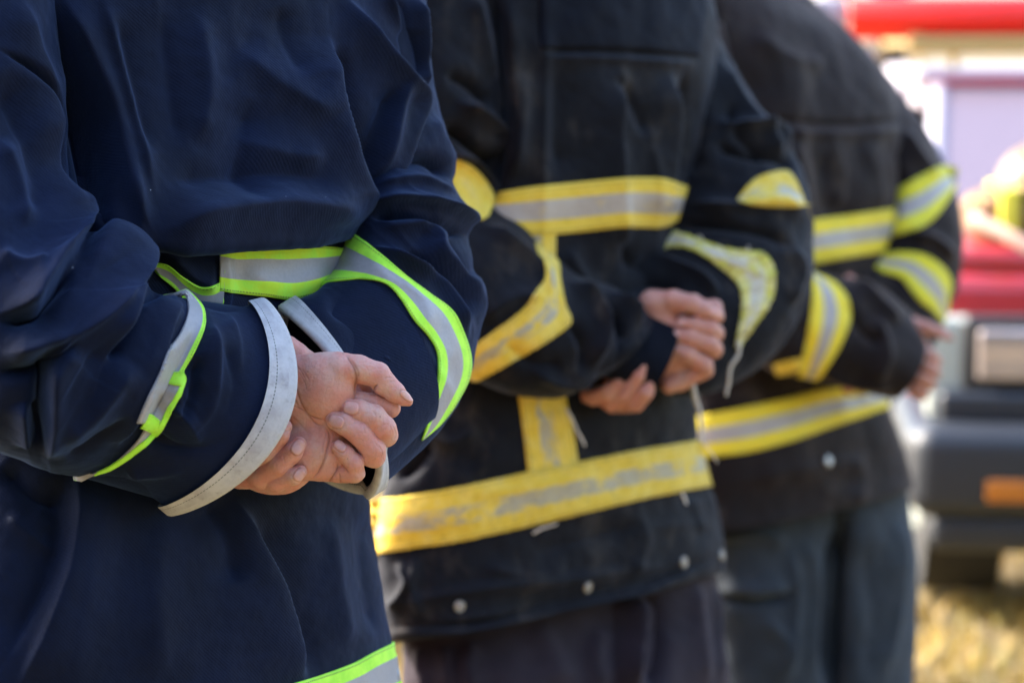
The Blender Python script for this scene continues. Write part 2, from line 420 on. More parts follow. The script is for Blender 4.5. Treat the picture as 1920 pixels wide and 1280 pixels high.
def stripe(name, edge, mid, a=0.27, b=0.73, wear=0.0, stitch=0.05, mid_rough=0.45, blend=None, fluo=0.0, worn_mid=0.0):
    t = NT(name); u = t.uv(); o = t.obj()
    s = t.n('ShaderNodeSeparateXYZ'); t.l(u, s.inputs[0]); x, y = s.outputs[0], s.outputs[1]
    inner = t.math('MULTIPLY', t.math('GREATER_THAN', y, a), t.math('LESS_THAN', y, b))
    if worn_mid:
        wn_ = t.noise(t.scale(u, (22, 3.0, 1)), 1.0, 5, 0.7); inner = t.math('MULTIPLY', inner, t.smooth(wn_, worn_mid - 0.05, worn_mid + 0.06))
    n1 = t.noise(o, 55, 5, 0.65); n2 = t.noise(o, 320, 3, 0.6)
    e = t.mix(t.smooth(n1, 0.35, 0.7), (*edge, 1), (*(blend or [k * 0.88 for k in edge]), 1))
    m = t.mix(n2, (*[k * 0.85 for k in mid], 1), (*[min(1, k * 1.12) for k in mid], 1))
    c = t.mix(inner, e, m)
    if wear:
        w1 = t.noise(t.scale(o, (1, 1, 1)), 120, 6, 0.75); c = t.mix(t.math('MULTIPLY', t.smooth(w1, 0.52, 0.72), wear), c, (0.10, 0.085, 0.05, 1))
        w2 = t.noise(o, 85, 5, 0.7, 1.0); c = t.mix(t.math('MULTIPLY', t.smooth(w2, 0.58, 0.7), wear * 0.8), c, (0.45, 0.38, 0.25, 1))
    if stitch:
        dash = t.math('GREATER_THAN', t.math('FRACT', t.math('MULTIPLY', x, 330.0)), 0.32)
        d1 = t.math('LESS_THAN', t.math('ABSOLUTE', t.math('SUBTRACT', y, stitch)), 0.011); d2 = t.math('LESS_THAN', t.math('ABSOLUTE', t.math('SUBTRACT', y, 1 - stitch)), 0.011)
        c = t.mix(t.math('MULTIPLY', t.math('MULTIPLY', t.math('ADD', d1, d2), dash), 0.75), c, (0.03, 0.05, 0.03, 1))
    t.set(base=c, rough=t.math('MULTIPLY_ADD', inner, mid_rough - 0.75, 0.75), spec=0.35, sheen=0.1, normal=t.bump(n2, 0.3, 0.0006, t.bump(n1, 0.25, 0.003)))
    return t.m
def skin_mat(name, base, red, dark):
    t = NT(name); o = t.obj()
    a1 = t.n('ShaderNodeAttribute', attribute_name='nail').outputs['Fac']; a2 = t.n('ShaderNodeAttribute', attribute_name='flush').outputs['Fac']; a3 = t.n('ShaderNodeAttribute', attribute_name='crease').outputs['Fac']
    n = t.noise(o, 60, 5, 0.65); n2 = t.noise(o, 400, 4, 0.7); n3 = t.noise(o, 1300, 2, 0.6)
    c = t.mix(t.smooth(n, 0.35, 0.68), (*base, 1), (*red, 1))
    c = t.mix(t.math('MULTIPLY', a2, 0.75), c, (*red, 1))
    c = t.mix(t.math('MULTIPLY', t.smooth(n2, 0.45, 0.75), 0.30), c, (*dark, 1))
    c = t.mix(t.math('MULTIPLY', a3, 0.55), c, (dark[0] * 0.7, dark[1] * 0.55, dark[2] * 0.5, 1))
    v = t.n('ShaderNodeTexVoronoi'); t.l(o, v.inputs['Vector']); v.inputs['Scale'].default_value = 75
    c = t.mix(t.math('MULTIPLY', t.math('MULTIPLY', t.math('LESS_THAN', v.outputs['Distance'], 0.09), t.math('GREATER_THAN', t.noise(o, 40, 1), 0.57)), 0.35), c, (0.16, 0.07, 0.05, 1))
    nc = t.mix(n2, (0.56, 0.28, 0.23, 1), (0.64, 0.36, 0.31, 1))
    c = t.mix(a1, c, nc)
    b = t.bump(t.noise(o, 260, 4, 0.7), 0.6, 0.0010); b = t.bump(n3, 0.3, 0.0003, b)
    r = t.math('MULTIPLY_ADD', a1, -0.16, 0.50)
    r = t.math('ADD', r, t.math('MULTIPLY', n2, 0.12))
    t.set(base=c, rough=r, spec=0.45, sss=0.35, ssss=0.003, sssr=(1.0, 0.35, 0.2), normal=b)
    return t.m
M = {}
M['navy'] = cloth('navy_twill', (0.0036, 0.0080, 0.0290), (0.0019, 0.0042, 0.0150), sheen=0.17, tint=(0.32, 0.50, 1.0), lint=0.8, twb=0.22)
M['black'] = cloth('worn_black_cloth', (0.00462, 0.00495, 0.00792), (0.00297, 0.00330, 0.00528), sheen=0.101, tint=(0.75, 0.8, 1.0), twb=0.2, dust=0.25, lint=0.4)
M['patchnavy'] = cloth('dark_navy_panel', (0.00198, 0.00297, 0.00726), (0.00132, 0.00198, 0.00528), sheen=0.072, tint=(0.5, 0.6, 1.0), twb=0.2)
M['brown'] = cloth('warm_tinted_black_cloth', (0.00990, 0.00660, 0.00693), (0.00561, 0.00429, 0.00495), sheen=0.144, tint=(1.0, 0.78, 0.72), twb=0.2, dust=0.3)  # brown cast stands for warm flare haze, put into the base colour
M['trnavy'] = cloth('navy_trousers', (0.00396, 0.00660, 0.01848), (0.00264, 0.00462, 0.01320), sheen=0.108)
M['trplum'] = cloth('plum_grey_trousers', (0.01980, 0.01320, 0.01782), (0.01320, 0.00924, 0.01320), sheen=0.115, tint=(0.9, 0.8, 1.0))
M['trblue'] = cloth('blue_grey_trousers', (0.026, 0.031, 0.038), (0.017, 0.021, 0.027), sheen=0.144, tint=(0.7, 0.85, 1.0))
M['trim'] = stripe('grey_felt_trim', (0.47, 0.455, 0.46), (0.45, 0.435, 0.44), 0.4, 0.6, wear=0.28, stitch=0.16, mid_rough=0.75, blend=(0.35, 0.33, 0.34))
M['lime'] = stripe('lime_and_silver_tape', (0.36, 0.80, 0.045), (0.30, 0.29, 0.31), 0.27, 0.73, stitch=0.05, blend=(0.50, 0.90, 0.06))
M['limeup'] = stripe('lime_edged_silver_tape', (0.36, 0.80, 0.045), (0.30, 0.29, 0.31), 0.17, 1.2, stitch=0.04, blend=(0.50, 0.90, 0.06))
M['limepl'] = stripe('plain_lime_tape', (0.40, 0.84, 0.05), (0.40, 0.84, 0.05), 0.4, 0.6, stitch=0.12)
M['limeB'] = stripe('yellow_lime_and_silver_tape', (0.55, 0.80, 0.03), (0.30, 0.29, 0.31), 0.27, 0.70, stitch=0.05, blend=(0.42, 0.86, 0.06))
M['yel'] = stripe('yellow_and_silver_tape', (0.64, 0.44, 0.03), (0.38, 0.33, 0.29), 0.30, 0.70, wear=0.25, stitch=0.07, blend=(0.70, 0.50, 0.06), worn_mid=0.35)
M['yelworn'] = stripe('worn_yellow_tape', (0.62, 0.42, 0.025), (0.36, 0.32, 0.22), 0.35, 0.68, wear=0.55, stitch=0.06, blend=(0.68, 0.50, 0.08), worn_mid=0.48)
M['yelrag'] = stripe('tattered_yellow_tape', (0.50, 0.46, 0.05), (0.50, 0.45, 0.36), 0.30, 0.75, wear=0.9, stitch=0.0, blend=(0.62, 0.55, 0.22), worn_mid=0.45)
M['yelpl'] = stripe('plain_yellow_patch', (0.62, 0.43, 0.025), (0.62, 0.43, 0.025), 0.4, 0.6, wear=0.4, stitch=0.05, blend=(0.66, 0.52, 0.08))
M['yel3b'] = stripe('lime_yellow_and_silver_tape', (0.66, 0.58, 0.015), (0.34, 0.31, 0.28), 0.33, 0.67, wear=0.1, stitch=0.05, blend=(0.60, 0.56, 0.04))
M['yel3'] = stripe('bright_yellow_and_silver_tape', (0.72, 0.56, 0.015), (0.34, 0.31, 0.28), 0.33, 0.67, wear=0.1, stitch=0.05, blend=(0.66, 0.54, 0.04))
M['skin'] = skin_mat('skin_ruddy', (0.58, 0.35, 0.29), (0.58, 0.24, 0.19), (0.36, 0.18, 0.13))
M['skin2'] = skin_mat('skin_tan', (0.50, 0.27, 0.20), (0.46, 0.19, 0.14), (0.30, 0.13, 0.08))
M['hair'] = plain('hair', (0.02, 0.014, 0.01), 0.6, sc=200, bump=0.8)
M['metal'] = plain('worn_snap_metal', (0.30, 0.27, 0.24), 0.42, 0.9, sc=300)
M['thread'] = plain('frayed_thread', (0.55, 0.50, 0.42), 0.9)
M['boot'] = plain('boot_rubber', (0.012, 0.012, 0.013), 0.55)
# ------------------------------------------------------------------ hands
U1 = D1 / F                                   # metres per photo pixel at person 1
def px3_to_world(V, D, u):
    """V in (px, py, z px) with z towards the camera"""
    return W(V[:, 0], V[:, 1], D - V[:, 2] * u)
def fix_orient(V, Fc):
    a, b, c = V[Fc[:, 0]], V[Fc[:, 1]], V[Fc[:, 2]]; d = V[Fc[:, 3]]
    vol = np.sum(a * np.cross(b, c)) + np.sum(a * np.cross(c, d))
    return Fc if vol > 0 else Fc[:, ::-1]
def Z(x, y): return (460 + x / 3.556, 600 + y / 3.556)
NAILS1 = [  # centre x,y, tip direction, half length, half width, z range
    (*Z(706, 585), -0.96, -0.10, 14.5, 12.0), (*Z(607, 676), -0.93, -0.30, 14.5, 11.5), (*Z(632, 838), -0.75, -0.62, 12.5, 9.0),
    (*Z(1078, 508), 0.80, 0.60, 15.0, 7.0), (*Z(352, 848), 0.58, -0.80, 15.5, 12.0), (*Z(360, 1032), 0.60, -0.78, 12.5, 10.0), (*Z(272, 700), 0.62, -0.76, 10.0, 10.0)]
CR1 = [  # creases: polyline, depth px, width px
    ([Z(330, 420), Z(365, 540), Z(400, 610), Z(430, 640), Z(480, 655), Z(540, 668)], 2.6, 2.4),
    ([Z(300, 560), Z(380, 600), Z(430, 650), Z(470, 690), Z(530, 702)], 1.6, 2.0),
    ([Z(275, 380), Z(310, 470), Z(345, 560), Z(370, 600)], 1.5, 1.8), ([Z(320, 290), Z(370, 340), Z(400, 400)], 0.9, 1.8), ([Z(375, 320), Z(430, 410)], 0.8, 1.6), ([Z(350, 330), Z(400, 430), Z(405, 480)], 0.7, 1.6),
    ([Z(520, 700), Z(560, 770), Z(535, 900), Z(490, 1010), Z(430, 1065)], 3.0, 2.6),
    ([Z(665, 225), Z(715, 300), Z(738, 380), Z(738, 460), Z(715, 510)], 3.6, 3.0), ([Z(700, 250), Z(750, 340), Z(755, 400)], 1.3, 2.2),
    ([Z(885, 425), Z(858, 455), Z(852, 500)], 3.2, 2.4), ([Z(985, 380), Z(940, 385), Z(930, 400)], 0.8, 1.6), ([Z(1000, 405), Z(960, 410)], 0.7, 1.6),
    ([Z(625, 940), Z(600, 1010), Z(540, 1100)], 2.6, 2.2), ([Z(625, 1010), Z(635, 1100)], 1.8, 2.0), ([Z(640, 950), Z(690, 1025)], 1.6, 1.8),
    ([Z(850, 600), Z(870, 640)], 0.8, 2.0), ([Z(790, 700), Z(800, 760)], 0.8, 2.0), ([Z(250, 900), Z(265, 960)], 0.8, 2.0), ([Z(900, 700), Z(960, 690)], 0.6, 2.0),
    ([Z(985, 700), Z(1005, 760), Z(985, 800)], 0.8, 1.4), ([Z(960, 690), Z(985, 750)], 0.6, 1.3), ([Z(880, 820), Z(915, 880), Z(900, 930)], 0.8, 1.4), ([Z(855, 800), Z(890, 850)], 0.6, 1.3), ([Z(960, 350), Z(1000, 375)], 0.7, 1.3), ([Z(760, 900), Z(785, 950)], 0.6, 1.3), ([Z(545, 720), Z(520, 830), Z(515, 900)], 0.8, 2.0), ([Z(250, 640), Z(330, 660), Z(420, 760)], 0.7, 3.0)]
def hand1(p):
    k = 14
    pal = d_cap(p, (440, 742, -8), (565, 735, -4), 66, 62, 1.5)
    pal = smin(pal, d_ell(p, (612, 795, -22), (88, 106, 42), 12), 30)
    pal = smin(pal, d_ell(p, (566, 852, 0), (80, 48, 34), -12), 22)
    pal = smin(pal, d_ell(p, (636, 862, -6), (42, 34, 28)), 16)
    then = d_ell(p, (610, 726, 16), (58, 62, 38), 25)
    then = smin(then, d_cap(p, (560, 700, 2), (640, 692, 20), 36, 29), 20)
    pal = smin(pal, then, 10)
    th = chain(p, [(636, 690, 24, 30), (672, 692, 26, 26.5), (708, 703, 22, 24), (718, 716, 20, 23)], 4)
    th2 = chain(p, [(718, 716, 20, 23.5), (741, 735, 17, 19), (757, 748, 14, 13), (766, 753, 13, 8.5)], 5)
    th = smin(th, th2, 4)
    d = smin(pal, th, 6)
    idx = chain(p, [(660, 705, -34, 24), (728, 762, -16, 19), (733, 764, -4, 18), (700, 756, 6, 18), (670, 748, 10, 15)], 4)
    mid = chain(p, [(655, 765, 30, 17.5), (672, 770, 33, 20.5), (700, 783, 31, 24), (719, 803, 24, 24), (722, 814, 12, 23), (690, 800, -30, 26)], 5)
    rin = chain(p, [(628, 788, 32, 17), (645, 794, 36, 20.5), (675, 812, 34, 23.5), (700, 842, 26, 23), (700, 854, 14, 23), (668, 838, -28, 26)], 5)
    lit = chain(p, [(634, 838, 32, 13.5), (647, 850, 33, 16.5), (664, 868, 28, 18.5), (666, 886, 16, 18.5), (632, 884, 2, 20)], 5)
    for f in (idx, mid, rin): d = smin(d, f, 1.8)
    d = smin(d, lit, 2.2)
    d = smin(d, d_cap(p, (650, 884, -2), (600, 876, -6), 20, 26), 6)
    return d
def handB1(p):
    b = smin(d_ell(p, (515, 850, -66), (85, 78, 34)), d_cap(p, (560, 760, -84), (760, 760, -110), 52, 58, 1.2), 20)
    fb = chain(p, [(561, 832, 44, 14.5), (549, 848, 46, 18.5), (522, 872, 38, 20.5), (488, 894, 16, 22), (450, 893, -30, 24)], 5)
    fc = chain(p, [(563, 884, 37, 13), (550, 893, 38, 16.5), (517, 904, 22, 18), (488, 902, -14, 20), (450, 885, -50, 24)], 5)
    fa = chain(p, [(536, 800, 46, 12.5), (526, 816, 48, 17), (500, 846, 40, 19), (462, 872, 10, 21), (440, 865, -36, 24)], 5)
    th = chain(p, [(536, 655, -20, 27), (556, 668, -22, 24), (610, 712, -60, 30)], 6)
    d = b
    for f in (fb, fc, fa): d = smin(d, f, 1.8)
    return smin(d, th, 6)
def paint(V, base, nails, creases, u=1.0):
    """nail plates raised, creases cut; returns displacement (px, outward) and masks"""
    x, y = V[:, 0], V[:, 1]; nail = np.zeros(len(V)); rim = np.zeros(len(V))
    for cx, cy, dx, dy, hl, hw in nails:
        L = math.hypot(dx, dy); dx /= L; dy /= L
        a = ((x - cx) * dx + (y - cy) * dy) / hl; b = (-(x - cx) * dy + (y - cy) * dx) / hw
        r = (np.abs(a) ** 2.6 + np.abs(b) ** 2.6) ** (1 / 2.6)
        m = 1 - sstep(r, 0.86, 1.0); nail = np.maximum(nail, m)
        rim = np.maximum(rim, np.exp(-((r - 1.08) / 0.12) ** 2))
    cr = np.zeros(len(V)); disp = np.zeros(len(V))
    for pts, dep, w in creases:
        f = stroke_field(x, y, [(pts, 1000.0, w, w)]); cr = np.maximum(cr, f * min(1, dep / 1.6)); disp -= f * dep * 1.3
    return nail, rim, cr, disp
FLUSH = [(712, 706, 20), (728, 800, 22), (705, 858, 20), (672, 880, 16), (640, 745, 30), (560, 850, 30), (655, 765, 14), (628, 790, 14), (636, 840, 12), (500, 890, 26), (1318, 590, 16), (1330, 640, 30), (1190, 750, 26), (1745, 690, 22)]
def finish_hand(V, Fc, fn, nails, creases, D, u, zmin=0, fine=1.0):
    nail, rim, cr, disp = paint(V, None, nails, creases)
    h = 0.7; g = np.stack([fn(V + np.array(v) * h) - fn(V - np.array(v) * h) for v in ((1, 0, 0), (0, 1, 0), (0, 0, 1))], -1); g /= np.linalg.norm(g, axis=1, keepdims=True) + 1e-9
    fw = sstep(g[:, 2], 0.0, 0.35) * (V[:, 2] > zmin)
    nail *= fw; rim *= fw; cr *= fw
    q = V / 26.0
    lump = 1.0 * noise(V / 34.0, 1.0, 3) + 0.5 * noise(V / 13.0, 1.0, 5) + 0.22 * noise(V / 5.0, 1.0, 9)
    V = V + g * (disp * fw + nail * 1.3 - rim * 0.9 + lump * (1 - nail))[:, None]
    flush = np.clip(0.42 + 0.9 * noise(V / 30.0, 1.0, 11), 0, 1)
    for kx, ky, kr in FLUSH:
        flush = np.maximum(flush, np.exp(-((V[:, 0] - kx) ** 2 + (V[:, 1] - ky) ** 2) / kr ** 2))
    wr = np.clip(1 - np.abs(noise(V * np.array([0.075, 0.030, 0.05]), 1.0, 15)) * 9, 0, 1) + 0.7 * np.clip(1 - np.abs(noise(V * np.array([0.05, 0.11, 0.05]), 1.0, 17)) * 10, 0, 1)
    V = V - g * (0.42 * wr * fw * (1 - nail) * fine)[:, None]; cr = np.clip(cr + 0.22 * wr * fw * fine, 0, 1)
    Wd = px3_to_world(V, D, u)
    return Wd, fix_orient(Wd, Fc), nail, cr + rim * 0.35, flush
def join_parts(parts):
    """list of (V, faces, nail, crease, flush) -> one"""
    o = 0; Vs = []; Fs = []; A = [[], [], []]
    for V, Fc, *at in parts:
        Vs.append(V); Fs.append(Fc + o); o += len(V)
        for k in range(3): A[k].append(at[k] if at else np.zeros(len(V)))
    return np.concatenate(Vs), np.concatenate(Fs), [np.concatenate(a) for a in A]
def body_low(cx, top, width, depth, D, yaw, arms, lx=0.0):
    """hidden part of the body under the clothing: trunk, neck, head, arms, legs (world metres, rough but whole)"""
    C0 = W(np.array(cx), np.array(600.0), np.array(D)); c = np.array([C0[0], C0[1], 0.0])
    cy, sy = math.cos(yaw), math.sin(yaw)
    r = np.array([cy, sy, 0]); b = np.array([sy, -cy, 0])          # right along the back, out of the back
    def L(x, y, z): return (x, y, z)
    s = top / 1.46
    def fn(p):
        q = p * np.array([1, 1, 1.0])
        tr = d_ell(q, (0, -0.02, 1.18 * s), (0.125, 0.065, 0.27)); tr = smin(tr, d_ell(q, (0, 0, 0.92 * s), (0.12, 0.07, 0.14)), 0.1)
        tr = smin(tr, d_cap(q, (-0.13, -0.01, 1.40 * s), (0.13, -0.01, 1.40 * s), 0.045, 0.045), 0.08)
        tr = smin(tr, d_cap(q, (0, -0.01, 1.40 * s), (0, -0.03, 1.58 * s), 0.062, 0.055), 0.04)
        hd = d_ell(q, (0, -0.035, 1.68 * s), (0.074, 0.095, 0.112)); hd = smin(hd, d_ell(q, (0, -0.06, 1.62 * s), (0.055, 0.07, 0.07)), 0.03)
        hd = smin(hd, d_cap(q, (0, -0.125, 1.685 * s), (0, -0.15, 1.645 * s), 0.009, 0.014), 0.015)
        for k in (-1, 1):
            hd = smin(hd, d_ell(q, (k * 0.078, -0.02, 1.665 * s), (0.010, 0.018, 0.030)), 0.008)
            e = d_ell(q, (k * 0.031, -0.128, 1.69 * s), (0.016, 0.01, 0.010)); hd = np.maximum(hd, -e) if k == 9 else smin(hd, e, 0.006)
        hd = np.maximum(hd, -d_ell(q, (0, -0.145, 1.612 * s), (0.022, 0.012, 0.003)))
        d = smin(tr, hd, 0.03)
        for k in (-1, 1):
            d = smin(d, d_cap(q, (k * 0.08 + lx * 0.6, 0, 0.88 * s), (k * 0.09 + lx, -0.02, 0.48 * s), 0.065, 0.045), 0.03)
            d = smin(d, d_cap(q, (k * 0.09 + lx, -0.02, 0.48 * s), (k * 0.10 + lx, 0.01, 0.10), 0.045, 0.036), 0.02)
            d = smin(d, d_cap(q, (k * 0.10 + lx, 0.03, 0.05), (k * 0.115 + lx, -0.17, 0.035), 0.04, 0.032), 0.02)
        return d
    V, Fc = sdf_mesh(fn, (-0.26, -0.24, 0.0), (0.26, 0.16, 1.84 * s), 0.0125, 1, 4)
    Wd = c + V[:, :1] * r + V[:, 1:2] * b + V[:, 2:] * np.array([0, 0, 1.0]) - b * depth
    parts = [(Wd, fix_orient(Wd, Fc), np.zeros(len(V)), np.zeros(len(V)), np.full(len(V), 0.4))]
    for pts in arms:                         # sleeve-hidden arms: (px,py,z m,r m)
        P = spline(np.array(pts), 16); G = tube('', W(P[:, 0], P[:, 1], D - P[:, 2]), P[:, 3], None, n=10, mk=False)
        parts.append((G.reshape(-1, 3), grid_faces(16, 10), np.zeros(160), np.zeros(160), np.zeros(160)))
    head = [c + x * r + y * b + np.array([0, 0, z * s]) - b * depth for x, y, z in ((0, -0.02, 1.70),)][0]
    return parts, head, (c, r, b, s, depth)
def hair_cap(parent, fr, mat):
    c, r, b, s, dep = fr
    nv, nu = 18, 32; G = np.zeros((nv, nu, 3)); th = np.linspace(0.02, 1, nv); ph = np.linspace(0, 2 * np.pi, nu, endpoint=False)
    for i, t in enumerate(th):
        a = t * np.pi * (0.50 + 0.16 * np.clip(np.sin(ph), 0, 1) - 0.08 * np.clip(-np.sin(ph), 0, 1))
        x = 0.084 * np.sin(a) * np.cos(ph); y = -0.033 + 0.106 * np.sin(a) * np.sin(ph); z = 1.685 + 0.122 * np.cos(a)
        G[i] = c + x[:, None] * r + (y - dep)[:, None] * b + z[:, None] * s * np.array([0, 0, 1])
    G += 0.002 * noise(G, 60)[..., None]
    return loft_obj('hair', G, mat, parent, True)
def legs(parent, hem_px, D, mat, stL, stR, strokes=(), nz=()):
    parts = []
    for st in (stL, stR):
        G = sculpt(loft(st, D, 150, 120), strokes, nz); parts.append(G)
    V = np.concatenate([g.reshape(-1, 3) for g in parts]); n0 = parts[0].shape[0] * parts[0].shape[1]
    f = np.concatenate([grid_faces(*parts[0].shape[:2]), grid_faces(*parts[1].shape[:2], True, n0)])
    uv = []
    for g in parts:
        u = np.linspace(0, 0.6, g.shape[1])[None, :] + np.zeros(g.shape[:2]); v = np.linspace(0, 1.0, g.shape[0])[:, None] + 0 * u; uv.append(np.stack([u, v], -1).reshape(-1, 2))
    return mesh_obj('trousers', V, f, mat, parent, np.concatenate(uv))
def boots(parent, fr, mat, lx=0.0):
    c, r, b, s, dep = fr
    for k in (-1, 1):
        def fn(p):
            d = d_cap(p, (0, 0, 0.30), (0, 0.0, 0.08), 0.062, 0.055); d = smin(d, d_cap(p, (0, 0.03, 0.055), (0, -0.17, 0.05), 0.05, 0.045), 0.04)
            return np.maximum(d, 0.004 - p[:, 2])
        V, Fc = sdf_mesh(fn, (-0.09, -0.25, -0.02), (0.09, 0.11, 0.38), 0.01, 1, 2)
        Wd = c + (V[:, :1] + k * 0.10 + lx) * r + (V[:, 1:2] - dep) * b + V[:, 2:] * np.array([0, 0, 1.0])
        mesh_obj('boot', Wd, fix_orient(Wd, Fc), mat, parent)
def groundpoint(px, D):
    p = W(np.array(float(px)), np.array(600.0), np.array(D)); return (float(p[0]), float(p[1]), 0.0)

# ------------------------------------------------------------------ person 1 (navy coat, nearest)
p1 = empty('person', groundpoint(430, D1 + 0.12), 'person in a navy jacket with lime and silver tape, hands clasped behind the back', 'person', 'firefighters standing in a row')
nzc = [(0.0012, 14.0, 1), (0.0008, 45.0, 2), (0.0003, 120.0, 4)]
# upper part of the coat, bloused over the lower part
tor = [(-60, -220, 760, -230, 0.05, -0.25, 0.10), (-70, -60, 792, -60, 0.05, -0.25, 0.105), (-60, 100, 800, 90, 0.05, -0.25, 0.11), (-30, 250, 792, 240, 0.05, -0.25, 0.115),
       (40, 370, 745, 350, 0.05, -0.24, 0.125), (110, 420, 712, 400, 0.04, -0.22, 0.128), (150, 452, 700, 424, 0.03, -0.21, 0.122), (185, 462, 688, 436, 0.02, -0.20, 0.10), (230, 455, 660, 428, 0.01, -0.19, 0.07)]
tor = [s + ((s[6] + 0.02), 0, 26 if i in (5, 6) else 18 if i == 7 else 0) if len(s) == 7 else s for i, s in enumerate(tor)]
S_tor = [([(30, -20), (85, 70), (140, 180), (172, 290), (178, 400), (190, 470)], -30, 44, 26),
         ([(110, -20), (160, 90), (205, 200), (232, 310), (262, 400), (300, 450)], 8, 14, 40), ([(185, -20), (220, 120), (255, 260), (290, 380)], 5, 10, 34), ([(215, 20), (245, 160), (282, 300)], -4, 16, 24),
         ([(612, 60), (612, 120), (616, 180), (641, 284), (670, 370), (690, 430)], 12, 90, 13), ([(632, 80), (645, 190), (672, 300), (694, 390)], -11, 12, 26),
         ([(747, 140), (722, 228), (702, 293), (668, 372)], 9, 7, 20), ([(735, 160), (706, 250), (680, 330)], -5, 20, 10),
         ([(635, -20), (694, 73), (743, 138), (774, 187), (751, 252), (722, 317), (672, 392)], 11, 30, 10), ([(714, -20), (740, 30), (765, 75)], 6, 10, 12), ([(742, -10), (765, 90), (772, 150)], -9, 12, 10), ([(771, -20), (781, 81), (779, 185)], 9, 14, 8),
         ([(440, 90), (500, 150), (570, 200), (600, 230)], 5, 30, 44), ([(360, 10), (382, 150), (372, 280)], 5, 30, 40), ([(470, 180), (455, 300), (480, 400)], -6, 40, 40), ([(520, 10), (535, 90), (560, 150)], -3, 26, 26), ([(300, 20), (320, 160), (340, 280)], -3, 24, 24),
         ([(285, 440), (380, 412), (500, 392), (600, 402), (680, 420)], 12, 40, 60), ([(300, 340), (420, 330), (540, 330), (620, 350)], -6, 40, 40), ([(430, 250), (520, 290), (600, 300)], 4, 40, 30)]
G_tor = sculpt(loft(tor, D1, 420, 620), S_tor, nzc + [(0.003, 84, 420, 80, 10, (400, 200), 330)])
low = [(-20, 330, 700, 330, 0.03, -0.21, 0.085), (0, 420, 700, 420, 0.03, -0.21, 0.095), (0, 560, 690, 560, 0.03, -0.21, 0.095), (-30, 700, 686, 690, 0.03, -0.21, 0.10), (-60, 860, 684, 850, 0.04, -0.22, 0.11), (-90, 1000, 700, 990, 0.05, -0.24, 0.125),
       (-110, 1150, 722, 1130, 0.06, -0.25, 0.135), (-125, 1290, 745, 1265, 0.06, -0.26, 0.14), (-130, 1420, 765, 1390, 0.06, -0.26, 0.14), (-130, 1520, 780, 1480, 0.06, -0.26, 0.14)]
S_low = [([(142, 860), (140, 960), (125, 1060), (85, 1170), (30, 1300)], 6, 9, 100), ([(118, 890), (112, 1000), (85, 1100), (10, 1240)], -5, 60, 10),
         ([(430, 920), (470, 1010), (515, 1100), (548, 1200), (568, 1300)], 8, 110, 16), ([(470, 960), (520, 1060), (562, 1160), (592, 1290)], -6, 16, 50), ([(700, 950), (690, 1050), (710, 1200)], -5, 40, 20), ([(300, 960), (290, 1100), (300, 1290)], 4, 60, 60), ([(380, 930), (420, 1000), (440, 1100)], -5, 30, 26), ([(620, 960), (630, 1080), (660, 1220)], 4, 30, 30),
         ([(10, 960), (60, 1005), (115, 1035)], 2, 20, 20), ([(0, 870), (60, 930), (130, 950)], -6, 20, 30), ([(415, 460), (421, 520), (422, 560), (408, 600)], 5, 70, 10), ([(300, 470), (350, 520), (400, 545)], 6, 18, 30), ([(450, 500), (520, 535), (620, 510)], 3, 40, 30)]
G_low = sculpt(loft(low, D1, 420, 560), S_low, nzc + [(0.003, 98, 500, 110, 12, (350, 1100), 350)])
slL = [(-330, -200, 60, -200, 0.12, 0.06, 0.075), (-320, -40, 100, -40, 0.12, 0.06, 0.08), (-300, 120, 112, 120, 0.13, 0.06, 0.08), (-280, 280, 128, 270, 0.14, 0.08, 0.08), (-265, 420, 135, 400, 0.15, 0.10, 0.08),
       (-220, 590, 170, 450, 0.16, 0.10, 0.085), (-130, 730, 225, 475, 0.16, 0.10, 0.09), (-40, 830, 262, 520, 0.15, 0.09, 0.09), (50, 868, 300, 548, 0.13, 0.08, 0.085), (120, 888, 345, 560, 0.11, 0.07, 0.08),
       (180, 892, 385, 578, 0.085, 0.055, 0.075, 0.06, 12, 0), (240, 905, 420, 585, 0.07, 0.04, 0.07, 0.06, 40, -4), (290, 935, 455, 575, 0.055, 0.02, 0.062, 0.055, 85, 20), (318, 958, 490, 566, 0.045, 0.01, 0.058, 0.05, 126, 30)]
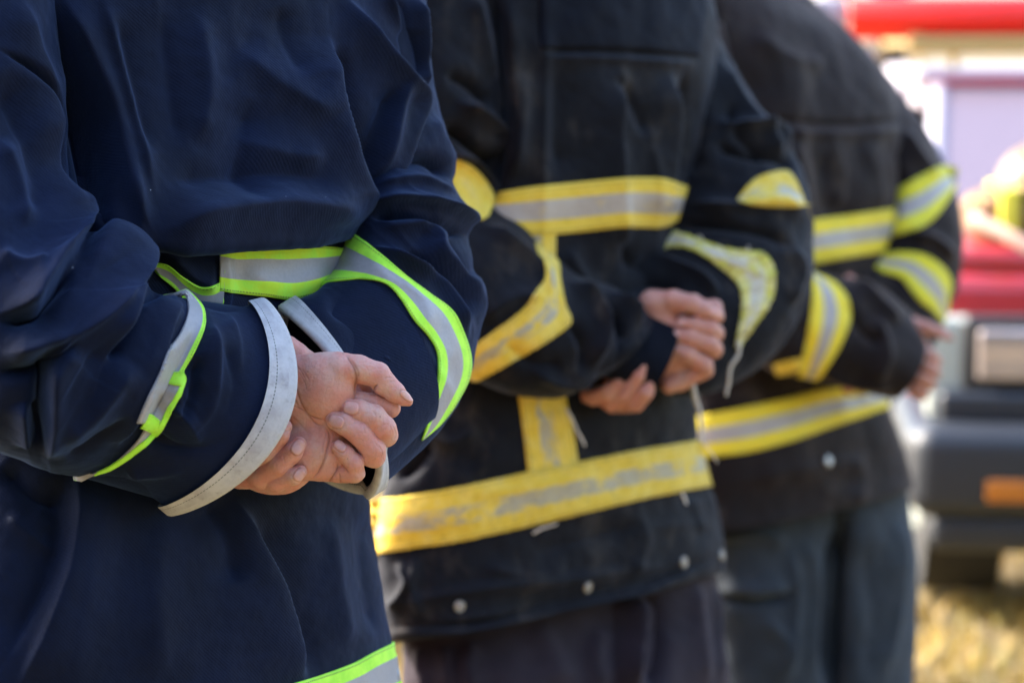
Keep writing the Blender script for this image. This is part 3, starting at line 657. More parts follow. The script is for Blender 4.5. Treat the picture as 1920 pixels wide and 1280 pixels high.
S_slL = [([(115, 300), (128, 380), (143, 443), (139, 473), (110, 515), (84, 549), (60, 578), (-10, 590)], 13, 46, 5), ([(130, 490), (92, 560), (66, 592), (-10, 604)], -12, 6, 18),
         ([(144, 436), (200, 455), (241, 490), (236, 557), (211, 616), (184, 680)], 15, 60, 5), ([(243, 540), (222, 610), (196, 680)], -9, 6, 16),
         ([(-10, 668), (60, 652), (130, 628), (180, 590), (225, 530)], 9, 22, 26), ([(-10, 700), (70, 690), (118, 655), (139, 632)], -8, 14, 14),
         ([(142, 628), (110, 655), (93, 684), (88, 760), (91, 862)], 12, 6, 60), ([(120, 650), (84, 690), (78, 760), (80, 850)], -10, 18, 6), ([(46, 750), (50, 800), (56, 840)], 7, 26, 5), ([(62, 760), (70, 840)], -6, 8, 10),
         ([(236, 561), (274, 562), (329, 526)], -9, 10, 14), ([(322, 545), (330, 580), (306, 618), (272, 705), (240, 781), (216, 842)], 9, 90, 9), ([(366, 610), (322, 715), (275, 800)], -6, 6, 20), ([(105, 812), (165, 765), (236, 675)], 6, 30, 30), ([(120, 850), (180, 820), (230, 760)], -4, 14, 14),
         ([(30, -20), (60, 90), (95, 200), (110, 300)], 7, 60, 24), ([(-10, 90), (50, 130), (105, 200), (122, 280), (124, 390)], -6, 6, 5), ([(-20, 140), (30, 220), (66, 330), (75, 430)], -8, 50, 44), ([(0, 250), (40, 340), (50, 430)], 6, 24, 40), ([(-10, 470), (40, 500), (90, 500)], 6, 30, 20),
         ([(395, 600), (408, 700), (395, 770), (350, 820)], 7, 30, 10), ([(420, 640), (440, 720), (420, 790)], -5, 8, 18), ([(375, 660), (365, 740), (330, 800)], -8, 20, 14), ([(270, 812), (330, 842), (400, 836), (440, 810)], -10, 14, 18), ([(230, 880), (300, 888), (350, 880)], 6, 12, 12), ([(320, 760), (350, 790), (380, 840)], 7, 10, 18), ([(430, 590), (448, 640), (452, 700)], 5, 20, 6)]
G_slL = sculpt(loft(slL, D1, 520, 460), S_slL, nzc + [(0.004, 118, 190, 60, 3, (60, 720), 150), (0.0022, 130, 110, 26, 31, (150, 640), 130), (0.0035, 105, 120, 40, 4, (380, 740), 90), (0.002, 60, 90, 24, 33, (370, 800), 90), (0.003, 70, 220, 90, 6, (30, 200), 180)], 0.10)
slR = [(560, -200, 760, -200, -0.20, -0.26, 0.06), (600, -60, 794, -60, -0.20, -0.26, 0.06), (630, 100, 806, 70, -0.20, -0.26, 0.06), (645, 230, 822, 190, -0.19, -0.26, 0.06), (655, 330, 842, 285, -0.18, -0.255, 0.06), (655, 400, 850, 370, -0.17, -0.25, 0.065),
       (650, 450, 868, 450, -0.16, -0.24, 0.07), (640, 480, 888, 560, -0.15, -0.22, 0.072), (635, 500, 892, 650, -0.14, -0.20, 0.072), (622, 520, 866, 745, -0.12, -0.17, 0.07), (606, 535, 820, 815, -0.10, -0.14, 0.066), (590, 548, 760, 872, -0.08, -0.115, 0.06, 0.06, 14, 0, -10, 0),
       (556, 562, 718, 908, -0.065, -0.09, 0.054, 0.05, 44, 4, -40, 20), (529, 578, 690, 926, -0.055, -0.07, 0.048, 0.045, 76, 10, -92, 48)]
S_slR = [([(679, 391), (757, 381), (827, 400), (872, 436), (892, 500)], 11, 7, 30), ([(687, 404), (757, 408), (827, 430), (866, 446)], -11, 9, 9),
         ([(700, 425), (740, 430), (790, 430), (806, 450), (814, 478), (868, 530), (896, 594), (898, 650)], 8, 12, 40), ([(760, 470), (800, 500), (850, 545), (880, 600)], -10, 12, 12),
         ([(690, 460), (757, 494), (816, 521), (852, 575), (875, 640)], 8, 14, 10), ([(824, 440), (845, 480), (880, 530)], -8, 10, 14), ([(600, 575), (650, 592), (700, 622), (730, 660)], -4, 14, 20), ([(690, 470), (720, 520), (780, 560), (810, 640)], 3, 24, 24),
         ([(755, 620), (790, 700), (770, 790)], -3, 16, 16), ([(788, 20), (798, 90), (808, 180)], -4, 10, 10), ([(812, 210), (822, 250), (848, 310), (850, 345)], 4, 24, 12), ([(740, 305), (804, 300), (842, 336)], -9, 14, 12), ([(700, 350), (780, 335), (850, 370)], 5, 14, 14), ([(690, 660), (740, 700), (750, 780)], 4, 20, 20)]
G_slR = sculpt(loft(slR, D1, 460, 400), S_slR, nzc + [(0.003, 30, 150, 45, 8, (800, 430), 110), (0.0018, 40, 90, 24, 34, (800, 460), 110), (0.002, 60, 150, 50, 9, (760, 680), 110)], 0.16)
jk = loft_obj('jacket', np.concatenate([G_low]), M['navy'], p1)
blouse = loft_obj('back_panel', G_tor, M['navy'], jk)
sL = loft_obj('sleeve', G_slL, M['navy'], jk, inner=1); sR = loft_obj('sleeve', G_slR, M['navy'], jk, inner=1)
bj = bvh_of([G_low, G_tor]); bL = bvh_of([G_slL]); bR = bvh_of([G_slR]); blow = bvh_of([G_low])
band('reflective_band', [(412, 458), (440, 462), (500, 459), (560, 458), (620, 463), (674, 470), (700, 480)], [(410, 545), (440, 550), (500, 556), (550, 562), (600, 548), (640, 520), (672, 490), (700, 500)], blow, M['limeB'], jk, ext=(0, 6), off=0.003)
band('reflective_band', [(286, 492), (315, 497), (345, 520), (380, 538), (412, 528), (421, 505)], [(300, 520), (330, 545), (355, 578), (385, 592), (410, 596), (418, 575)], blow, M['lime'], jk, ext=(3, 0), off=0.003)
band('reflective_band', [(540, 1283), (600, 1265), (660, 1243), (700, 1222), (734, 1206)], [(560, 1390), (620, 1370), (680, 1345), (720, 1320), (755, 1300)], blow, M['lime'], jk, ext=(30, 8), off=0.003)
band('reflective_band', [(690, 456), (720, 480), (765, 520), (805, 550), (848, 582), (868, 620), (882, 670), (878, 710), (855, 755), (825, 795), (790, 825)],
     [(628, 528), (680, 524), (722, 532), (750, 560), (775, 600), (800, 628), (818, 660), (820, 705), (808, 750), (798, 800), (790, 824)], bR, M['lime'], sR, ext=(4, 0), off=0.003)
band('reflective_band', [(350, 543), (368, 558), (384, 582), (385, 612), (368, 655), (347, 692), (326, 730), (290, 792)], [(349, 552), (352, 585), (338, 622), (316, 655), (298, 700), (276, 745), (256, 792)], bL, M['limeup'], sL, ext=(3, 0), off=0.003, blur=12)
band('reflective_band', [(346, 700), (348, 716), (332, 755), (302, 803), (262, 842), (215, 874), (176, 887)], [(322, 708), (306, 745), (286, 778), (268, 806), (250, 832), (213, 866), (176, 884)], bL, M['limeup'], sL, ext=(0, 8), off=0.0046, blur=12)
band('tape_edge', [(345, 698), (349, 716), (332, 756), (303, 805), (263, 843), (215, 875), (176, 888)], [(338, 703), (340, 717), (323, 751), (294, 797), (254, 834), (211, 866), (176, 884)], bL, M['limepl'], sL, nu=70, nv=6, off=0.0056, blur=12)
band('tape_end', [(322, 700), (346, 696)], [(317, 722), (340, 726)], bL, M['limepl'], sL, nu=16, nv=10, off=0.0058, blur=6)
band('tape_end', [(276, 772), (300, 788)], [(262, 800), (290, 812)], bL, M['limepl'], sL, nu=16, nv=10, off=0.0058, blur=6)
# cuff trims: outer face follows the cuff, then rolls over the rim
def cuff_trim(G, n0, parent, mat, off=0.0035):
    c = G[-1].mean(0); N = gnormal(G); nu_ = G.shape[1]; fr_ = sstep(np.sin(np.linspace(0, 2 * np.pi, nu_, endpoint=False)), -0.12, 0.06)[:, None]; R = [G[k] + N[k] * (off * fr_ - 0.0015 * (1 - fr_)) + (G[k] - G[k].mean(0)) / (np.linalg.norm(G[k] - G[k].mean(0), axis=-1, keepdims=True)) * 0.001 * fr_ for k in list(range(n0, len(G) - 1, 2)) + [len(G) - 1]]
    ax = G[-1].mean(0) - G[-5].mean(0); ax /= np.linalg.norm(ax)
    L = R[-1]; rad = (L - c) / np.linalg.norm(L - c, axis=-1, keepdims=True)
    dp = (0.10 + 0.90 * np.abs(np.sin(np.linspace(0, 2 * np.pi, nu_, endpoint=False))) ** 1.3)[:, None]
    R += [L + ax * 0.003, L + ax * 0.0045 - rad * 0.003, L + ax * 0.003 - rad * 0.0075, L - rad * 0.010 - ax * 0.001 * dp, L - rad * 0.0105 - ax * 0.012 * dp, L - rad * 0.0105 - ax * 0.022 * dp]
    R = np.stack(R); nv, nu = R.shape[:2]
    du = np.linalg.norm(np.diff(np.concatenate([R[-1:], R[-1:, :1]], 1), axis=1), axis=-1)[0]; u = np.concatenate([[0], np.cumsum(du)[:-1]])
    v = np.linspace(0, 1, nv); uv = np.stack(np.broadcast_arrays(u[None], v[:, None]), -1).reshape(-1, 2)
    return mesh_obj('cuff_trim', R.reshape(-1, 3), grid_faces(nv, nu), mat, parent, uv)
cuff_trim(G_slL, 507, sL, M['trim']); cuff_trim(G_slR, 441, sR, M['trim'])
# hands: lead hand palm out, other hand gripping it from behind
Va, Fa = sdf_mesh(hand1, (430, 625, -95), (795, 930, 75), 1.35); Vb, Fb = sdf_mesh(handB1, (420, 610, -130), (690, 935, 85), 1.5)
A = finish_hand(Va, Fa, hand1, NAILS1[:4], CR1, D1, U1, -30); B = finish_hand(Vb, Fb, handB1, NAILS1[4:], [c for c in CR1 if c[0][0] == Z(250, 900)], D1, U1, 0)
low1, hd, fr1 = body_low(370, 1.50, 0, 0.03, D1 + 0.14, R_(35), [[(-100, -60, 0.1, 0.04), (-90, 400, 0.12, 0.04), (60, 700, 0.11, 0.038), (300, 740, 0.06, 0.032), (470, 742, 0.0, 0.028)], [(700, -60, -0.22, 0.025), (745, 400, -0.2, 0.03), (790, 600, -0.17, 0.03), (720, 740, -0.08, 0.027)]])
V, Fc, at = join_parts([A, B] + low1)
mesh_obj('body', V, Fc, M['skin'], p1, attrs={'nail': at[0], 'crease': at[1], 'flush': at[2]})
hair_cap(p1, fr1, M['hair']); boots(p1, fr1, M['boot'])
# ------------------------------------------------------------------ person 2 (black coat, worn yellow tape)
p2 = empty('person', groundpoint(1090, D2 + 0.12), 'person in a black jacket with worn yellow tape, middle of the row, hands behind', 'person', 'firefighters standing in a row')
nz2 = [(0.0035, 14.0, 11), (0.0014, 38.0, 12), (0.0005, 90.0, 14)]
tor = [(830, -220, 1290, -230, 0.05, -0.20, 0.10), (860, -80, 1322, -70, 0.05, -0.20, 0.11), (880, 80, 1345, 70, 0.05, -0.20, 0.11), (885, 240, 1338, 220, 0.05, -0.20, 0.11), (880, 360, 1318, 345, 0.05, -0.20, 0.11), (860, 440, 1300, 420, 0.05, -0.20, 0.11),
       (830, 560, 1295, 540, 0.05, -0.20, 0.105), (790, 700, 1300, 690, 0.05, -0.21, 0.11), (740, 860, 1312, 830, 0.06, -0.23, 0.12), (700, 1000, 1336, 930, 0.07, -0.26, 0.13), (712, 1120, 1358, 1020, 0.07, -0.27, 0.13), (722, 1205, 1358, 1068, 0.07, -0.27, 0.125, 0.13, 0, 14, 0, -40)]
S2 = [([(1010, 96), (1100, 94), (1200, 98), (1312, 108)], -3, 5, 5), ([(1012, -10), (1014, 95)], -2, 4, 4), ([(1012, 110), (1100, 108), (1310, 120)], 3, 12, 5),
      ([(1180, 110), (1160, 200), (1155, 300), (1160, 420), (1165, 520)], 8, 40, 7), ([(1250, 130), (1262, 240), (1248, 340), (1246, 430)], 9, 50, 8), ([(1280, 120), (1290, 240), (1270, 360)], -7, 12, 22),
      ([(1150, 140), (1190, 200), (1210, 260)], -5, 14, 20), ([(1050, 120), (1045, 240), (1055, 340)], -4, 30, 40), ([(980, 130), (975, 240), (960, 340)], 4, 26, 26),
      ([(925, -20), (935, 100), (945, 220), (930, 340), (920, 400)], -12, 12, 16), ([(955, -10), (960, 120), (968, 260), (960, 350)], 5, 16, 30),
      ([(1060, 460), (1090, 520), (1120, 560)], 5, 30, 20), ([(1150, 440), (1190, 500), (1240, 480)], -6, 20, 20),
      ([(760, 780), (740, 850), (700, 900)], 9, 14, 18), ([(740, 900), (790, 860), (810, 820)], -9, 12, 14), ([(770, 800), (840, 830), (900, 800)], 5, 20, 20),
      ([(740, 1050), (760, 1090), (730, 1150)], 7, 12, 14), ([(780, 1040), (770, 1100), (790, 1160)], 5, 10, 16), ([(1000, 1040), (1100, 1010), (1250, 970)], -3, 24, 24), ([(900, 1060), (1000, 1080), (1080, 1060)], 3, 20, 20),
      ([(720, 1176), (900, 1164), (1050, 1134), (1180, 1104), (1356, 1034)], -5, 8, 6), ([(722, 1192), (900, 1181), (1100, 1146), (1356, 1052)], 6, 9, 12), ([(1200, 960), (1210, 1020), (1190, 1080)], 4, 30, 18), ([(1300, 930), (1320, 1000)], 3, 16, 16)]
G2t = sculpt(loft(tor, D2, 420, 460), S2, nz2 + [(0.005, 88, 420, 70, 13, (1120, 240), 240), (0.005, 170, 260, 60, 14, (1000, 1080), 300)])
sl = [(700, -200, 880, -190, 0.10, 0.05, 0.07), (700, -60, 915, -60, 0.10, 0.05, 0.07), (700, 80, 932, 70, 0.11, 0.05, 0.075), (695, 200, 948, 190, 0.12, 0.05, 0.075), (690, 290, 942, 270, 0.13, 0.05, 0.075), (690, 370, 925, 330, 0.13, 0.06, 0.07), (700, 480, 935, 378, 0.13, 0.06, 0.075),
      (740, 590, 985, 425, 0.13, 0.06, 0.08), (820, 670, 1030, 478, 0.12, 0.05, 0.08), (900, 712, 1075, 512, 0.10, 0.04, 0.075), (970, 738, 1125, 534, 0.085, 0.02, 0.07), (1030, 746, 1175, 552, 0.065, 0.0, 0.065), (1088, 726, 1205, 572, 0.05, -0.01, 0.055, 0.05, 14, 0), (1150, 694, 1226, 594, 0.04, -0.02, 0.045, 0.045, 18, -4)]
S2L = [([(850, 190), (900, 215), (935, 250), (925, 300)], 11, 20, 12), ([(830, 230), (880, 270), (920, 310), (925, 350)], -11, 12, 12), ([(835, 290), (880, 300), (915, 340), (920, 385)], 8, 10, 12), ([(830, 140), (880, 160), (925, 200)], -7, 14, 14), ([(880, -20), (905, 80), (930, 160)], 6, 18, 14),
       ([(900, 420), (960, 460), (1010, 510), (1030, 560)], 7, 20, 14), ([(1060, 530), (1110, 560), (1130, 620), (1110, 690)], 10, 16, 14), ([(1110, 550), (1160, 600), (1180, 650)], -9, 10, 10), ([(1140, 550), (1190, 590), (1205, 640), (1190, 700)], 8, 10, 10),
       ([(1060, 600), (1090, 650), (1080, 700)], -6, 12, 14), ([(940, 640), (1000, 680), (1060, 680)], -5, 18, 18), ([(900, 600), (960, 560), (1020, 560)], 6, 24, 24), ([(990, 690), (1060, 715), (1130, 700)], 6, 14, 14), ([(1155, 580), (1165, 640), (1150, 700)], -6, 8, 8)]
G2L = sculpt(loft(sl, D2, 380, 300), S2L, nz2 + [(0.006, 35, 160, 50, 15, (860, 260), 110), (0.006, 75, 160, 50, 16, (1090, 630), 130)], 0.06)
knitL = [(1110, 700, 1190, 575, 0.03, -0.02, 0.042), (1150, 715, 1225, 575, 0.03, -0.02, 0.042), (1200, 738, 1258, 585, 0.02, -0.02, 0.040, 0.04, 12, 0), (1218, 738, 1275, 600, 0.02, -0.02, 0.038, 0.038, 14, 0)]
G2kL = sculpt(loft(knitL, D2, 80, 120), [], [(0.0015, 40, 3)])
sr = [(1200, -200, 1290, -200, -0.20, -0.26, 0.05), (1200, -60, 1318, -60, -0.20, -0.26, 0.055), (1220, 70, 1345, 60, -0.20, -0.26, 0.06), (1240, 200, 1402, 175, -0.20, -0.26, 0.065), (1250, 300, 1470, 265, -0.19, -0.26, 0.07), (1245, 370, 1506, 335, -0.18, -0.25, 0.075), (1238, 420, 1528, 430, -0.17, -0.24, 0.08),
      (1225, 450, 1522, 530, -0.15, -0.22, 0.08), (1210, 470, 1486, 620, -0.14, -0.19, 0.078), (1185, 485, 1420, 690, -0.12, -0.16, 0.075), (1150, 500, 1350, 730, -0.10, -0.12, 0.068), (1120, 515, 1280, 740, -0.075, -0.09, 0.06), (1100, 535, 1225, 730, -0.06, -0.07, 0.05)]
S2R = [([(1345, 230), (1400, 240), (1450, 250), (1480, 290)], 9, 14, 10), ([(1340, 270), (1400, 290), (1460, 300), (1490, 330)], -9, 12, 12), ([(1370, 190), (1380, 250), (1440, 300)], -5, 12, 12), ([(1345, 100), (1380, 180), (1430, 250), (1480, 320)], 6, 16, 8),
       ([(1290, 380), (1370, 390), (1450, 380), (1510, 400)], 9, 16, 18), ([(1260, 420), (1340, 425), (1440, 440), (1510, 480)], -7, 12, 12), ([(1470, 440), (1500, 500), (1480, 580)], 6, 18, 14),
       ([(1150, 520), (1220, 495), (1300, 510), (1360, 560)], 7, 20, 16), ([(1140, 545), (1220, 530), (1290, 545)], -7, 10, 14), ([(1300, 120), (1310, 240), (1300, 340)], -6, 10, 14)]
G2R = sculpt(loft(sr, D2, 380, 300), S2R, nz2 + [(0.006, 20, 160, 50, 17, (1420, 300), 120), (0.005, 20, 180, 55, 18, (1280, 540), 120)])
kn = [(1180, 500, 1290, 735, -0.10, -0.10, 0.04), (1150, 535, 1230, 735, -0.085, -0.085, 0.038), (1125, 560, 1180, 730, -0.075, -0.075, 0.036)]
jk2 = loft_obj('jacket', G2t, M['black'], p2, inner=1)
s2L = loft_obj('sleeve', G2L, M['black'], jk2, inner=1); s2R = loft_obj('sleeve', G2R, M['black'], jk2, inner=1)
loft_obj('knit_cuff', G2kL, M['patchnavy'], s2L, inner=1)
b2 = bvh_of([G2t]); b2L = bvh_of([G2L]); b2R = bvh_of([G2R])
band('back_panel', [(1014, -60), (1100, -60), (1200, -60), (1335, -60)], [(1014, 90), (1100, 91), (1200, 94), (1310, 106)], b2, M['patchnavy'], jk2, nu=60, nv=30, thick=0.002)
band('reflective_band', [(905, 366), (925, 362), (1000, 350), (1080, 342), (1155, 335), (1200, 333), (1250, 336), (1308, 358)], [(935, 430), (960, 437), (1010, 441), (1080, 436), (1160, 427), (1200, 427), (1244, 426), (1275, 412)], b2, M['yel'], jk2, ext=(4, 8))
band('reflective_band', [(1042, 436), (1042, 500), (1050, 640), (1062, 748), (1075, 810), (1085, 875)], [(972, 432), (960, 500), (960, 640), (970, 730), (982, 820), (990, 892)], b2, M['yelworn'], jk2, off=0.0018)
band('reflective_band', [(690, 938), (770, 928), (860, 912), (990, 884), (1100, 862), (1200, 842), (1312, 824)], [(696, 1040), (770, 1028), (860, 1015), (1000, 984), (1100, 960), (1220, 932), (1333, 910)], b2, M['yelworn'], jk2, ext=(10, 8), rag=1.5, nu=160, off=0.0035)
band('reflective_band', [(1048, 490), (1052, 530), (1060, 570), (1070, 605), (1030, 638), (980, 668), (912, 706)], [(1020, 488), (1022, 520), (1000, 552), (985, 575), (955, 600), (930, 618), (900, 640)], b2L, M['yelworn'], s2L, ext=(3, 10), rag=1.5, nu=120)
band('elbow_patch', [(840, 300), (862, 301), (890, 315), (915, 345), (926, 375), (916, 405)], [(838, 312), (846, 350), (852, 372), (862, 392), (880, 410), (905, 412)], b2L, M['yelpl'], s2L, nu=60, off=0.003)
band('reflective_band', [(1240, 428), (1290, 440), (1330, 456), (1380, 468), (1430, 474), (1452, 505), (1448, 560), (1420, 605), (1388, 650)], [(1236, 470), (1270, 462), (1310, 474), (1345, 498), (1372, 520), (1388, 545), (1390, 590), (1382, 625), (1378, 652)], b2R, M['yelrag'], s2R, rag=4.0, nu=170, ext=(3, 0))
band('reflective_band', [(1382, 374), (1400, 350), (1425, 330), (1470, 320), (1490, 335), (1506, 372)], [(1384, 377), (1410, 384), (1440, 387), (1470, 388), (1490, 388), (1508, 386)], b2R, M['yelworn'], s2R, nu=60, ext=(0, 4))
# snaps along the hem
for sx, sy in ((861, 1136), (1101, 1100), (1281, 1053), (1352, 1040)):
    h = b2.ray_cast(CPv, Vector(W(sx, sy, 1.0) - CP)); h = h if h[0] is not None else b2.find_nearest(Vector(W(sx, sy, D2)))
    c0 = np.array(h[0]); nn = np.array(h[1]); nn = nn if nn @ (CP - c0) > 0 else -nn
    t = np.cross(nn, [0, 0, 1.0]); t /= np.linalg.norm(t); bb = np.cross(nn, t); ph = np.linspace(0, 2 * np.pi, 24, endpoint=False)
    prof = [(0.0072, 0.0005), (0.0070, 0.0024), (0.0056, 0.0030), (0.0044, 0.0020), (0.0034, 0.0018), (0.0027, 0.0034), (0.0006, 0.0037)]
    G = np.stack([c0 + nn * z + r * (t * np.cos(ph)[:, None] + bb * np.sin(ph)[:, None]) for r, z in prof])
    loft_obj('snap_button', G, M['metal'], jk2, False, True)
U2 = D2 / F
def hand2(p):
    d = d_ell(p, (1272, 660, -18), (52, 74, 30), 0)
    th = chain(p, [(1222, 568, 2, 19), (1262, 564, 14, 20), (1300, 570, 20, 18), (1318, 580, 20, 18), (1338, 588, 18, 13)], 4)
    th = smin(th, d_cap(p, (1225, 570, 0), (1250, 620, -15), 26, 40), 14)
    d = smin(d, th, 6)
    f0 = chain(p, [(1300, 580, -16, 16), (1340, 576, -10, 15), (1345, 592, 2, 14)], 3)
    f1 = chain(p, [(1282, 605, 20, 11.5), (1305, 610, 24, 15), (1332, 617, 16, 17), (1340, 625, 0, 17), (1310, 620, -26, 18)], 3)
    f2 = chain(p, [(1270, 628, 22, 12), (1298, 634, 28, 16), (1330, 646, 18, 17.5), (1338, 655, 0, 17), (1300, 650, -26, 18)], 3)
    f3 = chain(p, [(1264, 654, 22, 12), (1292, 664, 26, 15.5), (1320, 684, 14, 16.5), (1322, 694, 0, 16), (1290, 690, -20, 18)], 3)
    for f in (f0, f1, f2, f3): d = smin(d, f, 1.6)
    d = smin(d, d_cap(p, (1255, 722, 0), (1305, 700, -4), 16, 18), 8)
    return smin(d, d_cap(p, (1180, 640, -8), (1250, 655, -14), 40, 46), 14)
def handB2(p):
    g0 = chain(p, [(1207, 688, 64, 10), (1197, 704, 62, 14), (1172, 738, 46, 17), (1148, 755, 22, 18), (1120, 735, -14, 20)], 3)
    g1 = chain(p, [(1219, 720, 56, 11), (1210, 736, 54, 14.5), (1192, 757, 34, 16), (1160, 757, -4, 18)], 3)
    g2 = chain(p, [(1160, 716, 58, 12), (1138, 736, 46, 15), (1112, 744, 24, 15), (1096, 738, -4, 15), (1090, 730, -20, 14)], 3)
    d = smin(d_ell(p, (1150, 690, -44), (58, 56, 26)), d_cap(p, (1180, 660, -56), (1290, 650, -90), 34, 40), 14)
    for g in (g0, g1, g2): d = smin(d, g, 1.6)
    return d
N2 = [(1342, 588, 0.75, 0.45, 14, 9), (1276, 606, -1, -0.1, 9, 7), (1266, 629, -1, -0.1, 9, 8), (1261, 654, -1, -0.15, 9, 8)]
Va, Fa = sdf_mesh(hand2, (1130, 530, -70), (1375, 755, 60), 1.6); Vb, Fb = sdf_mesh(handB2, (1070, 600, -100), (1300, 790, 84), 1.8)
A = finish_hand(Va, Fa, hand2, N2, [([(1300, 585), (1290, 600)], 2, 2.5), ([(1275, 720), (1290, 690)], 2, 3)], D2, U2, -30); B = finish_hand(Vb, Fb, handB2, [], [], D2, U2, 0)
low2, hd, fr2 = body_low(1080, 1.47, 0, 0.03, D2 + 0.14, R_(38), [[(830, -20, 0.06, 0.03), (800, 360, 0.08, 0.03), (900, 560, 0.08, 0.03), (1060, 640, 0.03, 0.028), (1200, 655, 0.0, 0.028)], [(1255, -60, -0.22, 0.022), (1345, 330, -0.2, 0.03), (1390, 520, -0.17, 0.03), (1300, 620, -0.11, 0.028), (1220, 650, -0.07, 0.028)]])
V, Fc, at = join_parts([A, B] + low2)
mesh_obj('body', V, Fc, M['skin2'], p2, attrs={'nail': at[0], 'crease': at[1], 'flush': at[2]})
hair_cap(p2, fr2, M['hair']); boots(p2, fr2, M['boot'])
legs(p2, 0, D2, M['trplum'], [(750, 1060, 1190, 1040, 0.02, -0.16, 0.07), (755, 1200, 1200, 1180, 0.02, -0.16, 0.08), (760, 1350, 1195, 1340, 0.04, -0.13, 0.10), (780, 1700, 1150, 1690, 0.03, -0.10, 0.09), (800, 2250, 1080, 2240, 0.02, -0.08, 0.08)],
     [(1060, 1040, 1335, 1000, -0.12, -0.26, 0.07), (1080, 1180, 1350, 1150, -0.12, -0.27, 0.08), (1090, 1350, 1372, 1320, -0.10, -0.25, 0.10), (1110, 1700, 1350, 1690, -0.10, -0.22, 0.09), (1130, 2250, 1320, 2200, -0.10, -0.2, 0.08)],
     [([(1195, 1100), (1200, 1180), (1190, 1300)], 12, 40, 7), ([(880, 1200), (870, 1250), (880, 1300)], 5, 8, 26), ([(1120, 1170), (1110, 1230), (1125, 1300)], 6, 10, 30), ([(1340, 1090), (1345, 1180), (1355, 1290)], 5, 8, 10), ([(1215, 1100), (1230, 1200), (1220, 1300)], -10, 14, 20), ([(1300, 1080), (1310, 1180), (1330, 1290)], 6, 24, 10), ([(1000, 1160), (1040, 1230), (1050, 1290)], 5, 40, 30), ([(790, 1210), (785, 1250), (800, 1300)], 4, 10, 10), ([(830, 1210), (840, 1290)], 4, 12, 12)], nz2)
THR = [(1262, 430), (1290, 436), (1318, 446), (1345, 452), (1372, 462), (1400, 466), (1425, 470), (1446, 492), (1452, 530)]
# frayed threads hanging from the tape
def thread(parent, pts, z, D, r=0.0011, mat=None):
    P = spline(np.array(pts, float), 30); Q = W(P[:, 0], P[:, 1], D - z); Q += 0.001 * np.stack([noise(Q * 90, 1, k) for k in range(3)], -1)
    tube('loose_thread', Q, np.linspace(r * 1.5, r, 30), mat or M['thread'], parent, 6)
thread(s2R, [(1384, 640), (1386, 662), (1370, 690), (1366, 715), (1362, 742)], -0.04, D2, 0.0018)
thread(jk2, [(1297, 712), (1303, 745), (1314, 785), (1316, 830)], -0.06, D2, 0.0024)
thread(jk2, [(1062, 765), (1075, 790), (1085, 812), (1096, 836)], 0.04, D2, 0.0014)
thread(s2L, [(868, 412), (893, 425), (903, 445), (896, 470)], 0.10, D2, 0.0016)
thread(jk2, [(955, 833), (985, 829)], 0.05, D2, 0.0008); thread(jk2, [(925, 892), (975, 896)], 0.05, D2, 0.0009); thread(jk2, [(1000, 1000), (1020, 990), (1045, 980)], 0.06, D2, 0.0012); thread(jk2, [(1278, 925), (1288, 945)], 0.0, D2, 0.0014)
thread(jk2, [(1312, 822), (1330, 845), (1345, 868)], 0.0, D2, 0.0008)
for k, (tx, ty) in enumerate(THR[2::3]):
    a = rng.uniform(-1, 1); L = rng.uniform(8, 18); thread(s2R, [(tx, ty + 6), (tx + a * L * 0.4, ty - L * 0.3), (tx + a * L, ty - L * 0.45), (tx + a * L * 1.3, ty - L * 0.2 + 4)], -0.066, D2, 0.0005)
# ------------------------------------------------------------------ person 3 (black coat with warm haze in its colour, bright yellow tape)
p3 = empty('person', groundpoint(1600, D3 + 0.12), 'person in a warm-tinted black jacket with bright yellow tape, farthest of the row', 'person', 'firefighters standing in a row')
nz3 = [(0.004, 13.0, 21), (0.0015, 38.0, 22)]
tor = [(1290, -260, 1400, -260, 0.0, -0.10, 0.10), (1280, -120, 1440, -120, 0.02, -0.15, 0.11), (1290, -40, 1475, -30, 0.05, -0.20, 0.12), (1300, 40, 1570, 40, 0.05, -0.20, 0.12), (1310, 110, 1640, 110, 0.05, -0.22, 0.12), (1320, 200, 1690, 195, 0.05, -0.22, 0.12), (1325, 300, 1712, 290, 0.05, -0.22, 0.12), (1320, 420, 1700, 400, 0.05, -0.21, 0.12),
       (1300, 560, 1670, 550, 0.05, -0.20, 0.115), (1285, 720, 1655, 700, 0.05, -0.20, 0.115), (1275, 860, 1690, 820, 0.06, -0.22, 0.125), (1268, 960, 1706, 880, 0.06, -0.24, 0.13), (1268, 1005, 1714, 915, 0.06, -0.24, 0.13, 0.13, 0, 14, 0, -30)]
S3 = [([(1330, 225), (1480, 228), (1600, 232), (1710, 225)], -5, 6, 6), ([(1340, 245), (1480, 248), (1600, 250), (1710, 240)], 4, 18, 8), ([(1400, 60), (1480, 110), (1560, 120)], 5, 30, 24), ([(1560, 250), (1580, 340), (1560, 400)], 5, 40, 20), ([(1690, 270), (1700, 340), (1690, 420)], -9, 12, 12),
      ([(1480, 260), (1500, 340), (1510, 400)], 6, 24, 16), ([(1620, 260), (1640, 330), (1650, 400)], 4, 26, 26), ([(1400, 900), (1500, 880), (1620, 860)], 3, 30, 20), ([(1600, 850), (1620, 900), (1600, 950)], 4, 26, 20)]
G3t = sculpt(loft(tor, D3, 330, 330), S3, nz3 + [(0.006, 85, 300, 70, 19, (1530, 300), 220), (0.005, 165, 260, 70, 20, (1500, 880), 200)])
